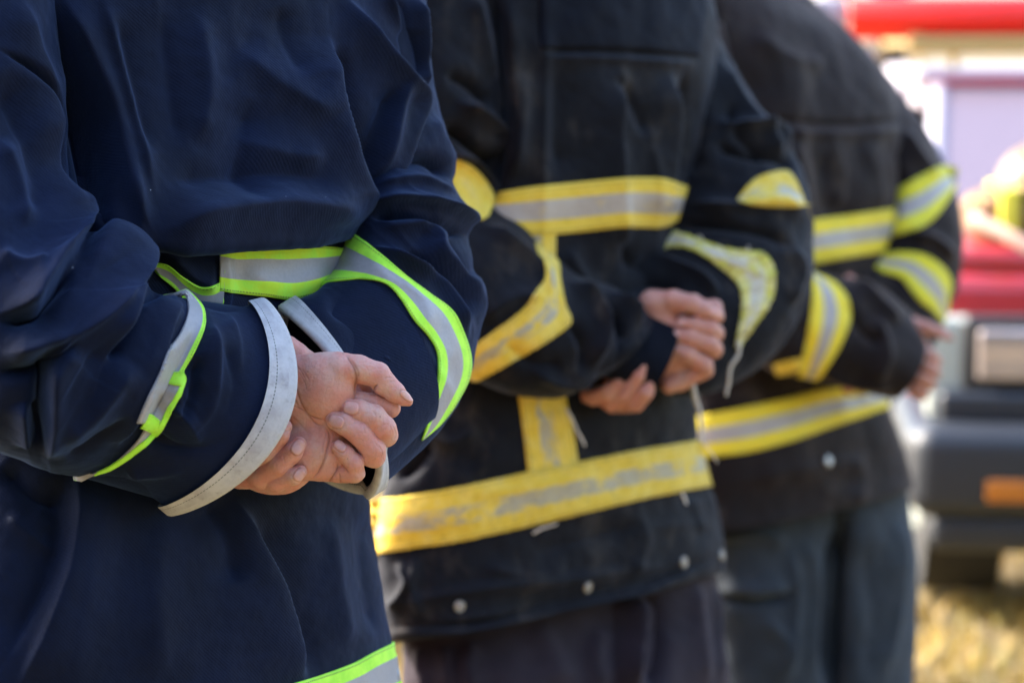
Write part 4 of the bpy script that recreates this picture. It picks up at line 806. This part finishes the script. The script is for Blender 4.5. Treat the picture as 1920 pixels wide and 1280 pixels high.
sr = [(1440, -60, 1480, -50, -0.18, -0.24, 0.04), (1520, 50, 1572, 44, -0.2, -0.25, 0.05), (1600, 180, 1690, 170, -0.2, -0.26, 0.065), (1645, 270, 1744, 258, -0.2, -0.26, 0.07), (1670, 350, 1786, 340, -0.19, -0.26, 0.07), (1672, 410, 1806, 420, -0.17, -0.24, 0.07), (1660, 450, 1800, 500, -0.16, -0.22, 0.07), (1640, 480, 1780, 580, -0.15, -0.20, 0.07),
      (1610, 500, 1752, 650, -0.13, -0.17, 0.065), (1580, 520, 1700, 710, -0.11, -0.13, 0.06), (1560, 550, 1660, 730, -0.09, -0.10, 0.055)]
G3R = sculpt(loft(sr, D3, 240, 200), [([(1700, 440), (1750, 450), (1790, 490)], 7, 12, 12), ([(1690, 240), (1730, 300), (1760, 340)], 6, 16, 12)], nz3)
slv = [(1270, 60, 1360, 40, 0.10, 0.06, 0.07), (1260, 260, 1400, 240, 0.11, 0.06, 0.07), (1260, 420, 1430, 400, 0.12, 0.07, 0.07), (1290, 560, 1480, 470, 0.12, 0.07, 0.075), (1360, 640, 1520, 505, 0.12, 0.06, 0.075), (1440, 695, 1565, 515, 0.10, 0.04, 0.075), (1510, 712, 1620, 528, 0.085, 0.03, 0.07), (1580, 725, 1670, 555, 0.065, 0.01, 0.065), (1640, 742, 1708, 590, 0.05, -0.01, 0.06, 0.05, 14, 0), (1685, 748, 1728, 625, 0.04, -0.02, 0.05, 0.045, 22, 0)]
S3L = [([(1600, 520), (1650, 570), (1690, 610)], 7, 16, 12), ([(1580, 560), (1620, 620), (1660, 650)], -6, 14, 14), ([(1640, 590), (1660, 660), (1640, 720)], 6, 16, 16), ([(1500, 600), (1520, 660), (1500, 700)], -4, 14, 14), ([(1540, 700), (1600, 720), (1680, 730)], 5, 12, 12)]
G3L = sculpt(loft(slv, D3, 280, 220), S3L, nz3)
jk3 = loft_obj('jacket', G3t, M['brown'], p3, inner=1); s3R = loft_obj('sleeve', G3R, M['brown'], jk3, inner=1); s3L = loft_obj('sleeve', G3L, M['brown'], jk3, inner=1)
b3 = bvh_of([G3t]); b3R = bvh_of([G3R]); b3L = bvh_of([G3L])
band('reflective_band', [(1420, 432), (1522, 412), (1600, 402), (1688, 389)], [(1420, 515), (1520, 497), (1600, 482), (1680, 470)], b3, M['yel3'], jk3, ext=(4, 2))
band('reflective_band', [(1689, 350), (1735, 325), (1770, 310), (1796, 315)], [(1684, 440), (1730, 425), (1762, 398), (1792, 352)], b3R, M['yel3b'], s3R, ext=(2, 8))
band('reflective_band', [(1662, 474), (1700, 472), (1735, 478), (1768, 500), (1784, 528), (1780, 560)], [(1660, 512), (1690, 522), (1708, 545), (1728, 568), (1745, 580), (1756, 592)], b3R, M['yel3b'], s3R, ext=(2, 6))
band('reflective_band', [(1530, 512), (1566, 530), (1590, 560), (1594, 600), (1575, 650), (1550, 690)], [(1520, 514), (1524, 545), (1520, 590), (1513, 630), (1506, 665), (1502, 690)], b3L, M['yel3'], s3L, ext=(3, 6))
band('reflective_band', [(1450, 684), (1478, 676), (1504, 670)], [(1456, 704), (1480, 700), (1504, 692)], b3L, M['yelpl'], s3L, nu=20, ext=(0, 0))
band('reflective_band', [(1270, 788), (1320, 778), (1400, 762), (1480, 745), (1550, 728), (1640, 722), (1664, 722)], [(1272, 868), (1325, 858), (1400, 848), (1480, 828), (1560, 800), (1620, 780), (1666, 764)], b3, M['yel3'], jk3, ext=(3, 8), nu=120)
for sx, sy in ((1552, 864),):
    h = b3.ray_cast(CPv, Vector(W(sx, sy, 1.0) - CP)); c0 = np.array(h[0]); nn = np.array(h[1]); nn = nn if nn @ (CP - c0) > 0 else -nn
    t = np.cross(nn, [0, 0, 1.0]); t /= np.linalg.norm(t); bb = np.cross(nn, t); ph = np.linspace(0, 2 * np.pi, 20, endpoint=False)
    G = np.stack([c0 + nn * z + r * (t * np.cos(ph)[:, None] + bb * np.sin(ph)[:, None]) for r, z in [(0.009, 0.0005), (0.0085, 0.003), (0.006, 0.003), (0.001, 0.004)]])
    loft_obj('snap_button', G, M['metal'], jk3, False, True)
U3 = D3 / F
def hand3(p):
    d = smin(d_ell(p, (1722, 690, -8), (34, 48, 24)), d_cap(p, (1680, 670, 0), (1715, 670, -4), 36, 36), 10)
    th = chain(p, [(1712, 608, 4, 14), (1738, 614, 8, 12.5), (1762, 624, 6, 10.5), (1782, 634, 4, 6)], 4)
    th = smin(th, d_cap(p, (1712, 610, 2), (1716, 650, -6), 15, 28), 10); d = smin(d, th, 6)
    for f in ([(1730, 664, 16, 9), (1746, 668, 12, 12), (1754, 676, 0, 12), (1730, 676, -16, 13)], [(1722, 684, 18, 9.5), (1740, 688, 16, 12.5), (1752, 698, 4, 12.5), (1730, 696, -16, 13)], [(1716, 704, 18, 10), (1732, 710, 15, 12.5), (1744, 718, 4, 12), (1724, 716, -14, 13)], [(1706, 724, 14, 9), (1720, 730, 12, 11), (1730, 738, 2, 10.5), (1714, 734, -12, 11)]):
        d = smin(d, chain(p, f, 3), 1.4)
    return d
def handB3(p):
    d = d_cap(p, (1600, 552, -52), (1640, 600, -60), 22, 30)
    d = smin(d, chain(p, [(1640, 600, -60, 26), (1700, 660, -40, 30)], 4), 10)
    d = smin(d, chain(p, [(1592, 524, -16, 10), (1604, 536, -20, 12), (1620, 570, -40, 14)], 4), 6)
    for k in range(3): d = smin(d, chain(p, [(1600 + 26 * k, 724 - 2 * k, 16, 9), (1590 + 26 * k, 728, 10, 11), (1595 + 30 * k, 720, -30, 12)], 3), 2)
    return d
Va, Fa = sdf_mesh(hand3, (1640, 585, -50), (1800, 760, 45), 1.7); Vb, Fb = sdf_mesh(handB3, (1560, 500, -100), (1740, 750, 45), 2.0)
A = finish_hand(Va, Fa, hand3, [(1772, 629, 0.9, 0.4, 8, 5)], [], D3, U3, -30); B = finish_hand(Vb, Fb, handB3, [], [], D3, U3, 0)
low3, hd, fr3 = body_low(1430, 1.40, 0, 0.03, D3 + 0.14, R_(38), [[(1310, 60, 0.06, 0.035), (1330, 400, 0.08, 0.035), (1420, 570, 0.08, 0.035), (1560, 640, 0.03, 0.032), (1700, 675, 0.0, 0.026)], [(1600, 100, -0.22, 0.03), (1710, 330, -0.22, 0.03), (1715, 500, -0.19, 0.03), (1640, 620, -0.12, 0.03)]], 0.075)
V, Fc, at = join_parts([A, B] + low3)
mesh_obj('body', V, Fc, M['skin2'], p3, attrs={'nail': at[0], 'crease': at[1], 'flush': at[2]})
hair_cap(p3, fr3, M['hair']); boots(p3, fr3, M['boot'], 0.075)
legs(p3, 0, D3, M['trblue'], [(1300, 880, 1600, 860, -0.02, -0.17, 0.09), (1310, 1000, 1590, 980, -0.02, -0.17, 0.1), (1330, 1150, 1575, 1130, -0.02, -0.16, 0.1), (1345, 1290, 1565, 1280, -0.03, -0.15, 0.1), (1360, 1800, 1540, 1790, -0.04, -0.13, 0.08)],
     [(1500, 860, 1690, 840, -0.15, -0.29, 0.09), (1540, 960, 1702, 920, -0.15, -0.29, 0.1), (1560, 1060, 1718, 1040, -0.16, -0.29, 0.1), (1550, 1200, 1722, 1190, -0.16, -0.29, 0.1), (1545, 1300, 1712, 1290, -0.16, -0.27, 0.1), (1550, 1800, 1680, 1790, -0.16, -0.25, 0.08)],
     [([(1590, 960), (1560, 1060), (1555, 1180), (1550, 1290)], -12, 12, 12), ([(1345, 1118), (1420, 1126), (1484, 1116)], -12, 8, 5), ([(1345, 1106), (1420, 1112), (1484, 1102)], 8, 6, 30), ([(1345, 1010), (1420, 1000), (1480, 1020)], 8, 20, 8), ([(1486, 1020), (1490, 1120), (1480, 1280)], 7, 14, 6), ([(1500, 1000), (1530, 1080), (1520, 1280)], 6, 20, 12), ([(1690, 960), (1690, 1100), (1660, 1280)], 6, 24, 12), ([(1620, 1000), (1640, 1150), (1620, 1290)], -4, 30, 30), ([(1420, 1150), (1470, 1210), (1460, 1290)], 5, 20, 16)], nz3)
# ------------------------------------------------------------------ ground, grass, vehicle, trees
def ground_mat():
    t = NT('dry_ground'); o = t.obj(); n = t.noise(o, 2.2, 8, 0.65); n2 = t.noise(o, 18, 6, 0.7)
    c = t.ramp(n, [(0.3, (0.09, 0.07, 0.04)), (0.5, (0.19, 0.14, 0.06)), (0.7, (0.12, 0.12, 0.045))]); c = t.mix(1.0, c, t.math('MULTIPLY_ADD', n2, 0.9, 0.5), 'MULTIPLY')
    t.set(base=c, rough=0.95, normal=t.bump(n2, 0.6, 0.03)); return t.m
n = 120; xs = np.sinh(np.linspace(-5.2, 5.2, n)); xs = xs / xs.max() * 900
X, Y = np.meshgrid(xs, xs + 6); Zg = np.zeros_like(X) - 0.0; Zg += 0.02 * noise(np.stack([X, Y, 0 * X], -1), 0.8, 2) * (np.abs(X) < 40) - 0.02
mesh_obj('ground', np.stack([X, Y, Zg], -1).reshape(-1, 3), grid_faces(n, n, False), ground_mat())['kind'] = 'structure'
def grass_mat(name, a, b):
    t = NT(name); u = t.uv(); s = t.n('ShaderNodeSeparateXYZ'); t.l(u, s.inputs[0])
    c = t.mix(s.outputs[0], (*a, 1), (*b, 1)); c = t.mix(1.0, c, t.math('MULTIPLY_ADD', t.noise(t.obj(), 2.6, 3), 1.5, 0.2), 'MULTIPLY'); t.set(base=c, rough=0.7, spec=0.3); return t.m
def blades(name, x0, x1, y0, y1, cnt, hmin, hmax, mat):
    x = rng.uniform(x0, x1, cnt); y = rng.uniform(y0, y1, cnt); k = noise(np.stack([x, y, 0 * x], -1), 2.5, 8) > rng.uniform(-0.9, 0.6, cnt); x, y = x[k], y[k]; m = len(x)
    h = rng.uniform(hmin, hmax, m); a = rng.uniform(0, 6.28, m); w = rng.uniform(0.002, 0.006, m); l = rng.uniform(0.1, 0.8, m) * h; b = rng.uniform(0, 6.28, m)
    px = np.stack([x, y, 0 * x - 0.02], -1); d = np.stack([np.cos(a), np.sin(a), 0 * a], -1) * w[:, None]; e = np.stack([np.cos(b), np.sin(b), 0 * b], -1) * l[:, None]; z = np.array([0, 0, 1.0])
    V = np.stack([px - d, px + d, px + e * 0.4 + z * h[:, None] * 0.6 + d * 0.7, px + e * 0.4 + z * h[:, None] * 0.6 - d * 0.7, px + e + z * h[:, None]], 1).reshape(-1, 3)
    i = np.arange(m)[:, None] * 5; q = i + np.array([0, 1, 2, 3]); t = i + np.array([3, 2, 4]); c = np.repeat(rng.rand(m), 5); uv = np.stack([c, c], -1)
    return mesh_obj(name, V, [q, t], mat, None, uv, False)
g = blades('grass', -0.5, 5.0, 4.5, 13.0, 110000, 0.02, 0.07, grass_mat('dry_grass', (0.34, 0.20, 0.03), (0.26, 0.22, 0.06))); tag(g, 'dry golden grass growing round the vehicle', 'grass', kind='stuff')
# ---- red off-road vehicle, front towards the camera, its corner showing right of the row
def rbox(lo, hi, r=0.02, seg=3):
    """rounded box -> V,F"""
    lo = np.array(lo, float); hi = np.array(hi, float); r = min(r, (hi - lo).min() * 0.49); c = (lo + hi) / 2; h = (hi - lo) / 2 - r
    n = 2 * seg + 2; V = []; Fs = []; o = 0
    s = np.concatenate([-1 + (np.arange(seg + 1) / seg) * 0, np.zeros(0)])
    a = np.concatenate([np.linspace(-1, 0, seg + 1), np.linspace(0, 1, seg + 1)])      # r part
    b = np.concatenate([-np.ones(seg + 1), np.ones(seg + 1)])                           # h part
    for ax in range(3):
        for sg in (-1, 1):
            A, B = np.meshgrid(np.arange(n), np.arange(n), indexing='ij')
            cu = np.zeros((n, n, 3)); hu = np.zeros((n, n, 3)); o1, o2 = (ax + 1) % 3, (ax + 2) % 3
            cu[..., ax] = sg; cu[..., o1] = np.sin(a[A] * np.pi / 4) / np.cos(a[A] * np.pi / 4); cu[..., o2] = np.sin(a[B] * np.pi / 4) / np.cos(a[B] * np.pi / 4)
            nn = cu / np.linalg.norm(cu, axis=-1, keepdims=True); hu[..., ax] = sg; hu[..., o1] = b[A]; hu[..., o2] = b[B]
            V.append((c + hu * h + nn * r).reshape(-1, 3)); f = grid_faces(n, n, False, o); Fs.append(f if sg > 0 else f[:, ::-1]); o += n * n
    return np.concatenate(V), np.concatenate(Fs)
class MB:
    def __init__(s): s.V = []; s.F = []; s.o = 0
    def add(s, V, Fc): s.V.append(V); s.F.append(Fc + s.o); s.o += len(V); return s
    def box(s, lo, hi, r=0.02): return s.add(*rbox(lo, hi, r))
    def cyl(s, a, b, ra, rb=None, n=28, caps=True):
        a = np.array(a, float); b = np.array(b, float); rb = ra if rb is None else rb; t = (b - a) / np.linalg.norm(b - a); u = np.cross(t, [0.3, 0.2, 0.93]); u /= np.linalg.norm(u); v = np.cross(t, u)
        ph = np.linspace(0, 2 * np.pi, n, endpoint=False); ring = np.cos(ph)[:, None] * u + np.sin(ph)[:, None] * v
        R = [a + ring * 0.001, a + ring * ra * 0.97, a + ring * ra + t * 0.003, b + ring * rb - t * 0.003, b + ring * rb * 0.97, b + ring * 0.001] if caps else [a + ring * ra, b + ring * rb]
        G = np.stack(R); return s.add(G.reshape(-1, 3), grid_faces(len(R), n))
    def prism(s, prof, x0, x1):
        """side profile (y,z) polygon extruded in x"""
        P = np.array(prof, float); n = len(P); V = np.concatenate([np.stack([np.full(n, x), P[:, 0], P[:, 1]], -1) for x in (x0, x1)])
        s.add(V, np.stack([np.arange(n), (np.arange(n) + 1) % n, (np.arange(n) + 1) % n + n, np.arange(n) + n], -1)); return s
    def build(s, name, mat, parent, tr, smooth=False):
        V = np.concatenate(s.V); return mesh_obj(name, tr(V), np.concatenate(s.F), mat, parent, None, smooth)
CARX, CARY, CARYAW = 1.00, 5.60, R_(-6)
car = empty('off_road_vehicle', (CARX + 0.85, CARY, 0.0), 'red off-road vehicle with dark bumper and roof light bar parked behind the row', 'vehicle')
cc, cs = math.cos(CARYAW), math.sin(CARYAW)
def ctr(V):
    V = V.copy(); V[:, 2] = np.interp(V[:, 2], [0, 0.1, 0.26, 0.9, 1.36, 1.43, 1.66, 3], [0.0, 0.14, 0.33, 0.955, 1.325, 1.375, 1.60, 2.9]); return ctw(V)
def ctw(V):
    x, y = V[:, 0], V[:, 1]; return np.stack([CARX + x * cc - y * cs, CARY + x * cs + y * cc, V[:, 2]], -1)   # local: x from near left corner, y back, z up
cm = dict(red=plain('red_car_paint', (0.34, 0.02, 0.028), 0.3, var=0.05, bump=0.02, coat=0.6), silver=plain('pale_silver_paint', (0.34, 0.37, 0.34), 0.4, 0.1, var=0.05, bump=0.02), dark=plain('dark_grey_bumper', (0.012, 0.015, 0.022), 0.45, var=0.15, bump=0.05),
          blk=plain('black_plastic', (0.012, 0.012, 0.014), 0.5), rub=plain('tyre_rubber', (0.016, 0.015, 0.014), 0.85), amb=plain('amber_lens', (0.38, 0.12, 0.015), 0.25, var=0.2, sc=20), lens=plain('headlight_glass', (0.45, 0.38, 0.36), 0.12, 0.6, var=0.35, sc=9), glass=plain('windscreen_glass', (0.22, 0.17, 0.20), 0.2, 0.4, var=0.1),
          gold=plain('brass_coloured_rail', (0.50, 0.36, 0.13), 0.4, 0.5), wht=plain('white_paint', (0.36, 0.33, 0.38), 0.45, var=0.05), bar=plain('red_light_bar_lens', (0.75, 0.02, 0.01), 0.25, var=0.1), hose=plain('tan_canvas_hose', (0.42, 0.30, 0.16), 0.85, sc=60, bump=0.6), hosey=plain('yellow_canvas_hose', (0.62, 0.50, 0.05), 0.85, sc=60, bump=0.6))
W_ = 1.70
cb = MB(); cb.box((0, 0.06, 0.56), (W_, 1.25, 0.84), 0.06); cb.box((0, 1.1, 0.35), (W_, 3.9, 0.90), 0.05); cb.box((0.04, 0.10, 0.82), (W_ - 0.04, 1.3, 0.90), 0.04)
body = cb.build('body', cm['red'], car, ctr, True)
sv = MB(); sv.box((-0.005, 0.0, 0.48), (W_ + 0.005, 0.10, 0.735), 0.02); sv.build('front_panel', cm['silver'], body, ctr, True)
pl = MB()
for x in (0.09, W_ - 0.09): 
    for d in (0.0,): pass
cab = MB(); 
for x in (0.10, 0.56, 1.10, 1.54): cab.box((x, 1.95, 1.26), (x + 0.06, 3.85, 1.37), 0.01)
cab.box((0.08, 1.90, 1.34), (W_ - 0.08, 3.9, 1.43), 0.03); cab.box((0.06, 2.6, 0.88), (0.12, 3.9, 1.36), 0.02); cab.box((W_ - 0.12, 2.6, 0.88), (W_ - 0.06, 3.9, 1.36), 0.02); cab.box((0.1, 3.84, 0.88), (W_ - 0.1, 3.9, 1.36), 0.01)
cab.build('roof', cm['wht'], car, ctr, True)
def slab(name, quad, th, mat, parent):
    Q = np.array(quad, float); nrm = np.cross(Q[1] - Q[0], Q[3] - Q[0]); nrm /= np.linalg.norm(nrm); V = np.concatenate([Q, Q + nrm * th])
    Fc = np.array([[0, 1, 2, 3], [7, 6, 5, 4], [0, 4, 5, 1], [1, 5, 6, 2], [2, 6, 7, 3], [3, 7, 4, 0]]); return mesh_obj(name, ctr(V), Fc, mat, parent, None, False)
ws = slab('windscreen', [(0.12, 1.32, 0.91), (W_ - 0.12, 1.32, 0.91), (W_ - 0.16, 1.93, 1.36), (0.16, 1.93, 1.36)], 0.012, cm['glass'], car)
for x0, x1 in ((0.10, 0.15), (W_ - 0.10, W_ - 0.15)): MB().cyl((x0, 1.31, 0.90), (x1, 1.94, 1.37), 0.028, n=12).build('pillar', cm['wht'], car, ctr, True)
fr = MB()
fr.cyl((0.12, 1.92, 1.37), (W_ - 0.12, 1.92, 1.37), 0.028, n=12); fr.cyl((0.10, 1.30, 0.90), (W_ - 0.10, 1.30, 0.90), 0.025, n=12); fr.build('windscreen_frame', cm['red'], car, ctr, True)
for x0 in (0.075, W_ - 0.075 - 0.30):
    hf = MB(); hf.box((x0, -0.028, 0.555), (x0 + 0.30, 0.02, 0.74), 0.02); h = hf.build('headlight', cm['blk'], car, ctr, True)
    MB().box((x0 + 0.035, -0.045, 0.585), (x0 + 0.265, -0.018, 0.712), 0.02).build('lens', cm['lens'], h, ctr, True)
gr = MB()
for k in range(7): gr.box((0.47, -0.012, 0.565 + k * 0.025), (W_ - 0.47, 0.03, 0.577 + k * 0.025), 0.004)
gr.build('grille', cm['blk'], car, ctr)
bp = MB(); bp.box((-0.05, -0.16, 0.26), (W_ + 0.05, 0.02, 0.49), 0.06); bp.box((-0.06, -0.10, 0.27), (0.06, 0.55, 0.48), 0.05); bp.box((W_ - 0.06, -0.10, 0.27), (W_ + 0.06, 0.55, 0.48), 0.05); bp.box((0.02, -0.06, 0.48), (W_ - 0.02, 0.03, 0.56), 0.02); bp.box((0.0, -0.12, 0.19), (W_, 0.0, 0.27), 0.03)
bpo = bp.build('bumper', cm['dark'], car, ctr, True)
for x0 in (0.125, W_ - 0.125 - 0.17): MB().box((x0, -0.172, 0.31), (x0 + 0.17, -0.15, 0.365), 0.01).build('indicator_lamp', cm['amb'], car, ctr, True)
for x0 in (0.02, W_ - 0.22):
    for y0 in (0.62, 3.05):
        w = MB().cyl((x0, y0, 0.37), (x0 + 0.2, y0, 0.37), 0.37, n=40).build('wheel', cm['rub'], car, ctw); MB().cyl((x0 - 0.006, y0, 0.37), (x0 + 0.206, y0, 0.37), 0.21, n=32).build('rim', cm['silver'], w, ctw)
ch = MB(); ch.box((0.35, 0.1, 0.30), (1.35, 3.7, 0.44), 0.02); ch.cyl((0.1, 0.62, 0.33), (1.6, 0.62, 0.33), 0.04); ch.build('chassis', cm['blk'], car, ctr)
rk = MB(); 
for y in (1.98, 2.8, 3.6): rk.box((0.06, y, 1.50), (W_ - 0.06, y + 0.05, 1.53), 0.008)
for x in (0.06, W_ - 0.10): rk.box((x, 1.96, 1.50), (x + 0.04, 3.7, 1.535), 0.008)
rk.box((0.05, 1.94, 1.47), (W_ - 0.05, 1.97, 1.52), 0.01)
for x in (0.2, 0.85, 1.45):
    for y in (2.0, 3.6): rk.cyl((x, y, 1.42), (x, y, 1.51), 0.015, n=10)
rk.build('roof_rack', cm['gold'], car, ctr)
lb = MB(); lb.cyl((-0.13, 2.05, 1.59), (0.62, 2.05, 1.59), 0.072, n=32); lb.cyl((0.80, 2.05, 1.59), (1.6, 2.05, 1.59), 0.072, n=32); lbo = lb.build('light_bar', cm['bar'], car, ctr, True)
MB().box((0.60, 1.99, 1.54), (0.82, 2.11, 1.65), 0.02).build('housing', cm['gold'], lbo, ctr, True); MB().box((-0.26, 2.0, 1.55), (-0.135, 2.1, 1.66), 0.03).build('siren_horn', cm['wht'], car, ctr, True)
# kit lying on the bonnet
bag = empty('kit_bag', tuple(ctr(np.array([[0.32, 0.3, 0.9]]))[0]), 'brown canvas kit bag with yellow straps lying on the red bonnet', 'bag')
kb = MB(); kb.box((0.10, 0.14, 0.895), (0.56, 0.46, 1.05), 0.07); V = np.concatenate(kb.V); V = V + 0.015 * np.stack([noise(V * 9, 1, q) for q in range(3)], -1)
canvas = plain('brown_canvas', (0.16, 0.08, 0.035), 0.85, var=0.5, sc=18, bump=0.6); ystrap = plain('yellow_webbing', (0.66, 0.58, 0.05), 0.8, sc=40)
mesh_obj('bag_body', ctr(V), np.concatenate(kb.F), canvas, bag, None, True)
for x in (0.17, 0.42):
    s_ = MB(); s_.box((x, 0.115, 0.92), (x + 0.045, 0.14, 1.07), 0.008); s_.box((x, 0.12, 1.05), (x + 0.045, 0.48, 1.075), 0.008); s_.build('strap', ystrap, bag, ctr, True)
brass = plain('brass_glint', (0.75, 0.52, 0.18), 0.22, 0.95)  # for small shiny bits added on the bag to give out-of-focus golden glints
for k in range(14):
    a_ = rng.rand(4); c_ = (0.10 + 0.44 * a_[0], 0.125 + 0.1 * a_[3], 0.93 + 0.17 * a_[1]); MB().cyl((c_[0] - 0.012, c_[1], c_[2]), (c_[0] + 0.012, c_[1] - 0.006, c_[2] + 0.012), 0.012, 0.008, n=14).build('glint_bit', brass, bag, ctr, True)
def dome(c, a, b, h, mat, name, label, cat):
    e = empty(name, tuple(ctr(np.array([c]))[0]), label, cat); ph = np.linspace(0, 2 * np.pi, 40, endpoint=False)
    R = [(1.35, 0.0), (1.30, 0.012), (1.02, 0.02)] + [(math.cos(t), 0.02 + math.sin(t)) for t in np.linspace(0.05, 1.55, 12)]
    G = np.stack([np.stack([c[0] + r * a * np.cos(ph), c[1] + r * b * np.sin(ph), c[2] + z * h + 0 * ph], -1) for r, z in R]); o = ctr(G.reshape(-1, 3)).reshape(G.shape); loft_obj('shell', o, mat, e, True, True)
    s_ = MB(); s_.box((c[0] - 0.012, c[1] - b * 0.98, c[2] + h * 0.35), (c[0] + 0.012, c[1] + b * 0.98, c[2] + h * 1.04), 0.01); s_.build('crest', mat, e, ctr, True)
dome((0.27, 0.30, 1.065), 0.095, 0.12, 0.13, plain('cream_helmet_shell', (0.17, 0.095, 0.03), 0.4, sc=12), 'helmet', 'cream helmet resting on top of the brown kit bag', 'helmet')
pole = tube('hose', ctr(spline(np.array([(0.10, 0.06, 0.99), (0.20, -0.02, 0.93), (0.30, -0.06, 0.86), (0.42, -0.07, 0.78), (0.60, -0.05, 0.75), (0.8, 0.0, 0.80), (0.9, 0.2, 0.93)]), 40)), 0.017, plain('dusty_pink_hose', (0.42, 0.26, 0.20), 0.8), None, 12)
tag(pole, 'dusty pink hose hanging over the front of the red bonnet', 'hose')
# ---- trees far behind
def tree(name, x, y, h, R, label, seed):
    r0 = np.random.RandomState(seed); t = empty(name, (x, y, 0), label, 'tree', 'trees behind the vehicle')
    P = np.array([(x, y, -0.1), (x + 0.1, y, h * 0.25), (x - 0.1, y + 0.1, h * 0.5), (x, y, h * 0.85)]); tube('trunk', spline(P, 12), np.linspace(0.16, 0.03, 12) * h / 5, bark, t, 10)
    cl = r0.normal(size=(60, 3)); cl /= np.linalg.norm(cl, axis=1, keepdims=True); cl *= r0.uniform(0.3, 1.0, 60)[:, None]; cl = cl * np.array([R, R, h * 0.32]) + np.array([x, y, h * 0.68])
    m = 9000; k = r0.randint(0, 60, m); c = cl[k] + r0.normal(size=(m, 3)) * 0.16 * R; a = r0.normal(size=(m, 3)); a /= np.linalg.norm(a, axis=1, keepdims=True); b = np.cross(a, r0.normal(size=(m, 3))); b /= np.linalg.norm(b, axis=1, keepdims=True); s = r0.uniform(0.05, 0.11, m)[:, None] * R / 1.5
    V = np.stack([c - a * s, c + b * s * 0.6, c + a * s, c - b * s * 0.6], 1).reshape(-1, 3); u = np.repeat((k % 7) / 7 + 0 * k, 4); mesh_obj('crown', V, np.arange(m * 4).reshape(-1, 4), leafm, t, np.stack([u, u], -1), False)
bark = plain('bark', (0.10, 0.07, 0.05), 0.9, bump=0.8); leafm = grass_mat('leaves', (0.05, 0.085, 0.02), (0.13, 0.13, 0.03))
tl = ['green tree far behind the vehicle, leftmost of the line', 'second green tree from the left far behind the vehicle', 'green tree far behind the vehicle, second from the right', 'green tree far behind the vehicle, rightmost of the line']
for i, (x, y, h, R) in enumerate([(1.0, 24, 7, 2.6), (4.2, 27, 8, 3.0), (7.4, 25, 7, 2.7), (10.5, 28, 8, 3.1)]): tree('broadleaf_tree', x, y, h, R, tl[i], 40 + i)
# person 1's trousers (below the frame)
legs(p1, 0, D1, M['trnavy'], [(-60, 1400, 400, 1380, 0.04, -0.10, 0.09), (-40, 1700, 390, 1690, 0.03, -0.10, 0.09), (0, 2500, 360, 2500, 0.0, -0.10, 0.08), (20, 3050, 340, 3050, 0.0, -0.1, 0.07)], [(320, 1400, 740, 1380, -0.08, -0.24, 0.09), (340, 1700, 730, 1690, -0.08, -0.24, 0.09), (370, 2500, 680, 2500, -0.08, -0.22, 0.08), (390, 3050, 650, 3050, -0.08, -0.2, 0.07)], [], nzc)

# unseen leaf mass added behind the camera to block low sky light
r0 = np.random.RandomState(5); m = 60000; az = np.radians(r0.uniform(100, 260, m))
dd = 13 + 1.5 * np.sin(az * 9) + r0.uniform(-1.2, 1.2, m); hh = r0.uniform(0, 1, m) * (8 + 2 * np.sin(az * 14)); c = np.stack([dd * np.sin(az), dd * np.cos(az), hh], -1)
a = r0.normal(size=(m, 3)); a /= np.linalg.norm(a, axis=1, keepdims=True); b = np.cross(a, r0.normal(size=(m, 3))); b /= np.linalg.norm(b, axis=1, keepdims=True); s = r0.uniform(0.12, 0.3, m)[:, None]
V = np.stack([c - a * s, c + b * s * 0.6, c + a * s, c - b * s * 0.6], 1).reshape(-1, 3); u = np.repeat(r0.rand(m), 4)
tag(mesh_obj('leaf_blocker', V, np.arange(m * 4).reshape(-1, 4), leafm, None, np.stack([u, u], -1), False), 'unseen leaf mass added behind the camera to block low sky light', 'light blocker', kind='stuff')
